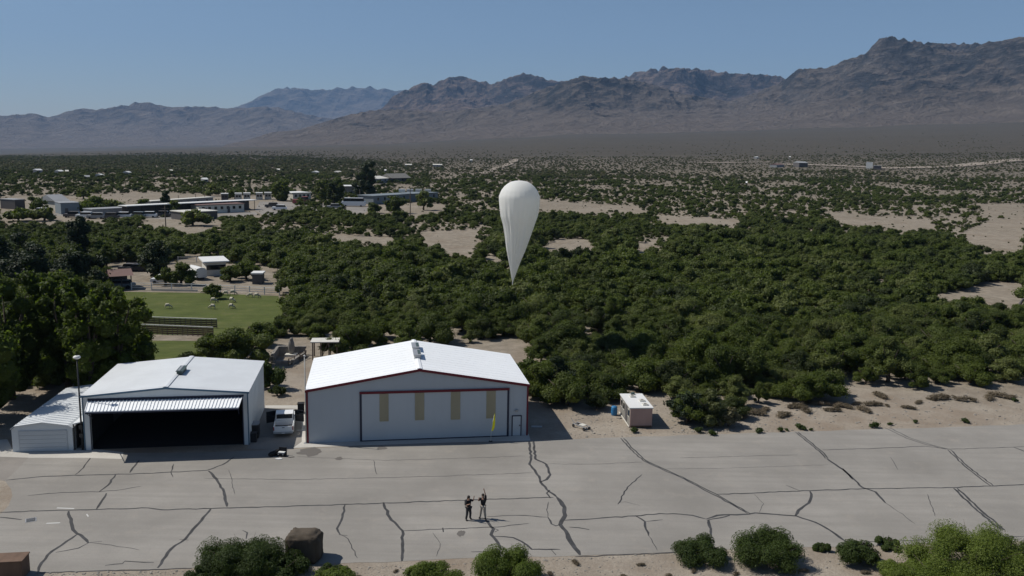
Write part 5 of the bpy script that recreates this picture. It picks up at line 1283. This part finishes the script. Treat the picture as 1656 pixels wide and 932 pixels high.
vehicle('parked_car', 'dark car in the tree shade behind the carport', 'car', 212, 438, 4.6, 1.8, 1.5, M['far_dark'], .0)
vehicle('parked_car', 'dark car just right of the shaded dark one behind the carport', 'car', 225, 439, 4.6, 1.8, 1.5, M['dark_metal'], .1)
vehicle('parked_car', 'dark car left of the carport, beside the cottonwood tops', 'car', 170, 462, 4.4, 1.8, 1.5, M['far_dark'], .2)
vehicle('parked_truck', 'small red truck before the white-roofed mobile home', 'truck', 487, 330, 7, 2.6, 3.2, M['far_red'], .1, (.55, .9))
vehicle('camper_van', 'white camper van on the sand in front of the dark tall trees', 'van', 572, 334, 10, 3, 3.6, M['white_paint'], .05, (.1, .9))
for k, (u, lab) in enumerate([(364, 'dark trailer at the left end of the trailer row behind the stable'), (386, 'white trailer second in the row behind the stable'), (400, 'long white trailer in the row behind the stable'), (420, 'white trailer right of the row behind the stable'), (434, 'small white trailer at the far right of the row')]):
    building('parked_trailer', lab, 'trailer', (u-6, 325-(u-364)*.03), (u+5, 325-(u-364)*.03), 4, 3, M['cream'] if k else D, W, 0, .1, 2, 0, group='trailers parked behind the stable')
# domed white tank trailer beside the barn
g_ = G(318, 451); tk = thing('stock_trailer', 'rounded white stock trailer parked left of the white-roofed barn', 'trailer', g_, 2.3)
MB().prism([(-1.1, .5), (1.1, .5), (1.1, 1.7), (.8, 2.25), (0, 2.45), (-.8, 2.25), (-1.1, 1.7)], -2.4, 2.4, 'x').build('body', W, tk)
for x in (-.5, .5):
    for y_ in (-1.1, 1.1): MB().tube([(x, y_-.1, .35), (x, y_+.1, .35)], .35, 12).build('wheel', M['black'], tk)
MB().tube([(2.4, 0, .6), (3.5, 0, .5)], .07, 6).build('hitch', M['dark_metal'], tk)
# utility poles
for u, v, vt_, lab in [(268.5, 374, 333, 'tall wooden utility pole rising before the sand lot and stable'), (663.5, 352, 305, 'wooden utility pole in front of the blue-grey building'), (289, 334, 316, 'leftmost of the three short utility poles behind the stable'), (317, 332, 314, 'middle one of the three short utility poles behind the stable'), (331, 331, 312, 'rightmost of the three short utility poles behind the stable'), (582, 325, 306, 'short pole at the right corner of the white canopy'), (492, 334, 322, 'short pole in front of the mobile home')]:
    g_ = G(u, v); hh = 9.
    for z_ in np.arange(2, 16, .05):
        if proj(g_.x, g_.y, g_.z+z_)[1] < vt_: hh = float(z_); break
    t_ = thing('utility_pole', lab, 'utility pole', g_, 0, 'utility poles'); MB().tube([(0, 0, 0), (0, 0, hh)], [.19, .13], 7).build('pole', M['wood'], t_)
    if hh > 6: MB().box(-1.1, 1.1, -.06, .06, hh-.9, hh-.75).build('crossarm', M['wood'], t_)
# trees among the far lots
for k, ((u, v), w_, h_, lab) in enumerate([((596,322),8.5,17,'biggest dark tree clump beside the blue-grey building'),((582,324),5,12,'dark tree left of the biggest dark clump'),((540,330),5,9,'tree left of the white camper van'),((520,326),6,9,'broad tree between mobile home and camper van'),((268,341),2.8,7,'dark oval tree standing up through the stable roof line'),((455,325),8,8,'broad tree left of the mobile home'),
    ((545,322),6,9,'tree in front of the canopy'),((230,345),4,5,'round tree at the left end of the stable roof'),((312,365),6,5,'round bush in front of the low open barn'),((150,343),9,5,'long bushy tree right of the farm house'),((172,342),8,4.5,'bushy tree between the farm house and the stable'),((62,341),5,5,'tree left of the farm house on the sand'),((72,357),5,4,'low bush in front of the warehouse'),
    ((685,340),5,8,'tree in front of the right half of the blue-grey building'),((640,345),6,7,'tree in front of the blue-grey building, left of the pole'),((605,345),4,4,'small tree on sand below the biggest dark clump'),((280,347),3,5,'slim bush pair near the stable centre'),((380,322),4,4,'bush behind the trailer row'),((340,317),5,5,'lone tree on the sand lot behind the stable'),((30,358),6,3.5,'low olive bush on the sand at far left'),((135,322),4,4.5,'lone bush on the sand lot above the farm house')]):
    g_ = G(u, v); tall = k in (0, 1, 2, 3, 4, 5, 6)
    tree('far_tree', lab, 'tree', g_, w_, h_, blobs_tall(w_*.8, h_, 700+k, 9, .2) if tall else blobs_mesq(w_*.85, h_, 700+k, 6), M['darkleaf'] if k in (0, 1, 4) else M['mesquite'], 1800, .6, 710+k, 'trees among the far lots', r0=.3)
sheet('grey_lot', P((412, 341), (420, 326), (505, 328), (560, 333), (600, 336), (590, 345), (500, 350), (430, 350)), .01, M['drive'])
sheet('grey_lot', P((60, 350), (130, 349), (300, 356), (420, 348), (412, 342), (200, 350), (90, 345)), .009, M['drive'])
CARS = [(118, 352, 'far_dark', 'dark pickup by the warehouse front, left of the car row'), (138, 353, 'white_paint', 'white van right of the warehouse'), (156, 354, 'far_grey', 'grey car left of the lilac shed roof'), (178, 354, 'far_dark', 'dark car before the lilac-grey shed'),
  (198, 353, 'white_paint', 'white car at the right end of the lilac-grey shed'), (222, 352.5, 'far_blue', 'blue-grey car under the left end of the bright stable roof'), (240, 352, 'white_paint', 'white car in front of the stable, left part'), (262, 351, 'far_dark', 'dark car in front of the stable near the tall pole'),
  (282, 350, 'far_grey', 'grey car in front of the stable, right of the tall pole'), (440, 336, 'far_dark', 'dark car on the grey lot right of the striped building'), (452, 340, 'white_paint', 'white car on the grey lot right of the striped building'), (540, 338, 'far_grey', 'grey car left of the white camper van'), (66, 346, 'white_paint', 'white trailer-like van left of the warehouse'), (48, 352, 'far_dark', 'dark vehicle on the sand left of the warehouse')]
for u, v, mm, lab in CARS: vehicle('parked_vehicle', lab, 'vehicle', u, v, 5.6, 2.2, 2.1, M[mm], .15, (.3, .85), 'vehicles parked in the far town')
# dead branch on the clearing at the right edge
g_ = G(1648, 499); o = MB().tube([(0, 0, 0), (.1, 0, .8), (.5, 0, 1.5), (1.3, 0, 2.1), (2.0, .1, 2.4)], [.28, .26, .2, .16, .1], 7).build('dead_trunk', M['far_dark'], None, True); o.location = g_; tag(o, 'leaning dead dark tree trunk on the clearing at right edge', 'dead tree')
# dirt tracks on the desert slope
def track(pts, w_, m=M['ground']):
    W3 = [G(*p) for p in pts]; mb = MB(); vs = []
    fine = []
    for a, b in zip(W3[:-1], W3[1:]):
        n_ = max(1, int((b-a).length/30)); fine += [a.lerp(b, q/n_) for q in range(n_)]
    fine.append(W3[-1])
    for k, p in enumerate(fine):
        d = (fine[min(k+1, len(fine)-1)]-fine[max(k-1, 0)]); d.z = 0; d.normalize(); s = Vector((-d.y, d.x, 0))*w_/2*(1+.25*math.sin(k*1.7))
        for q in (p+s, p-s): vs.append((q.x, q.y, float(terrain(q.x, q.y))+.6))
    mb.add(vs, [(2*k, 2*k+1, 2*k+3, 2*k+2) for k in range(len(fine)-1)]); o = mb.build('dirt_track', m); o['kind'] = 'structure'
M['track'] = mat('bare_dirt', (.26, .22, .18), .95, nodes=dirty(.5, .01, .8))
track([(780, 282), (800, 274), (820, 268), (836, 258)], 9, M['track'])
track([(1250, 266), (1340, 268), (1440, 273), (1540, 270), (1656, 258)], 26, M['track']); track([(440, 277), (530, 275)], 22, M['track'])
track([(1130, 264), (1250, 263)], 16, M['track'])
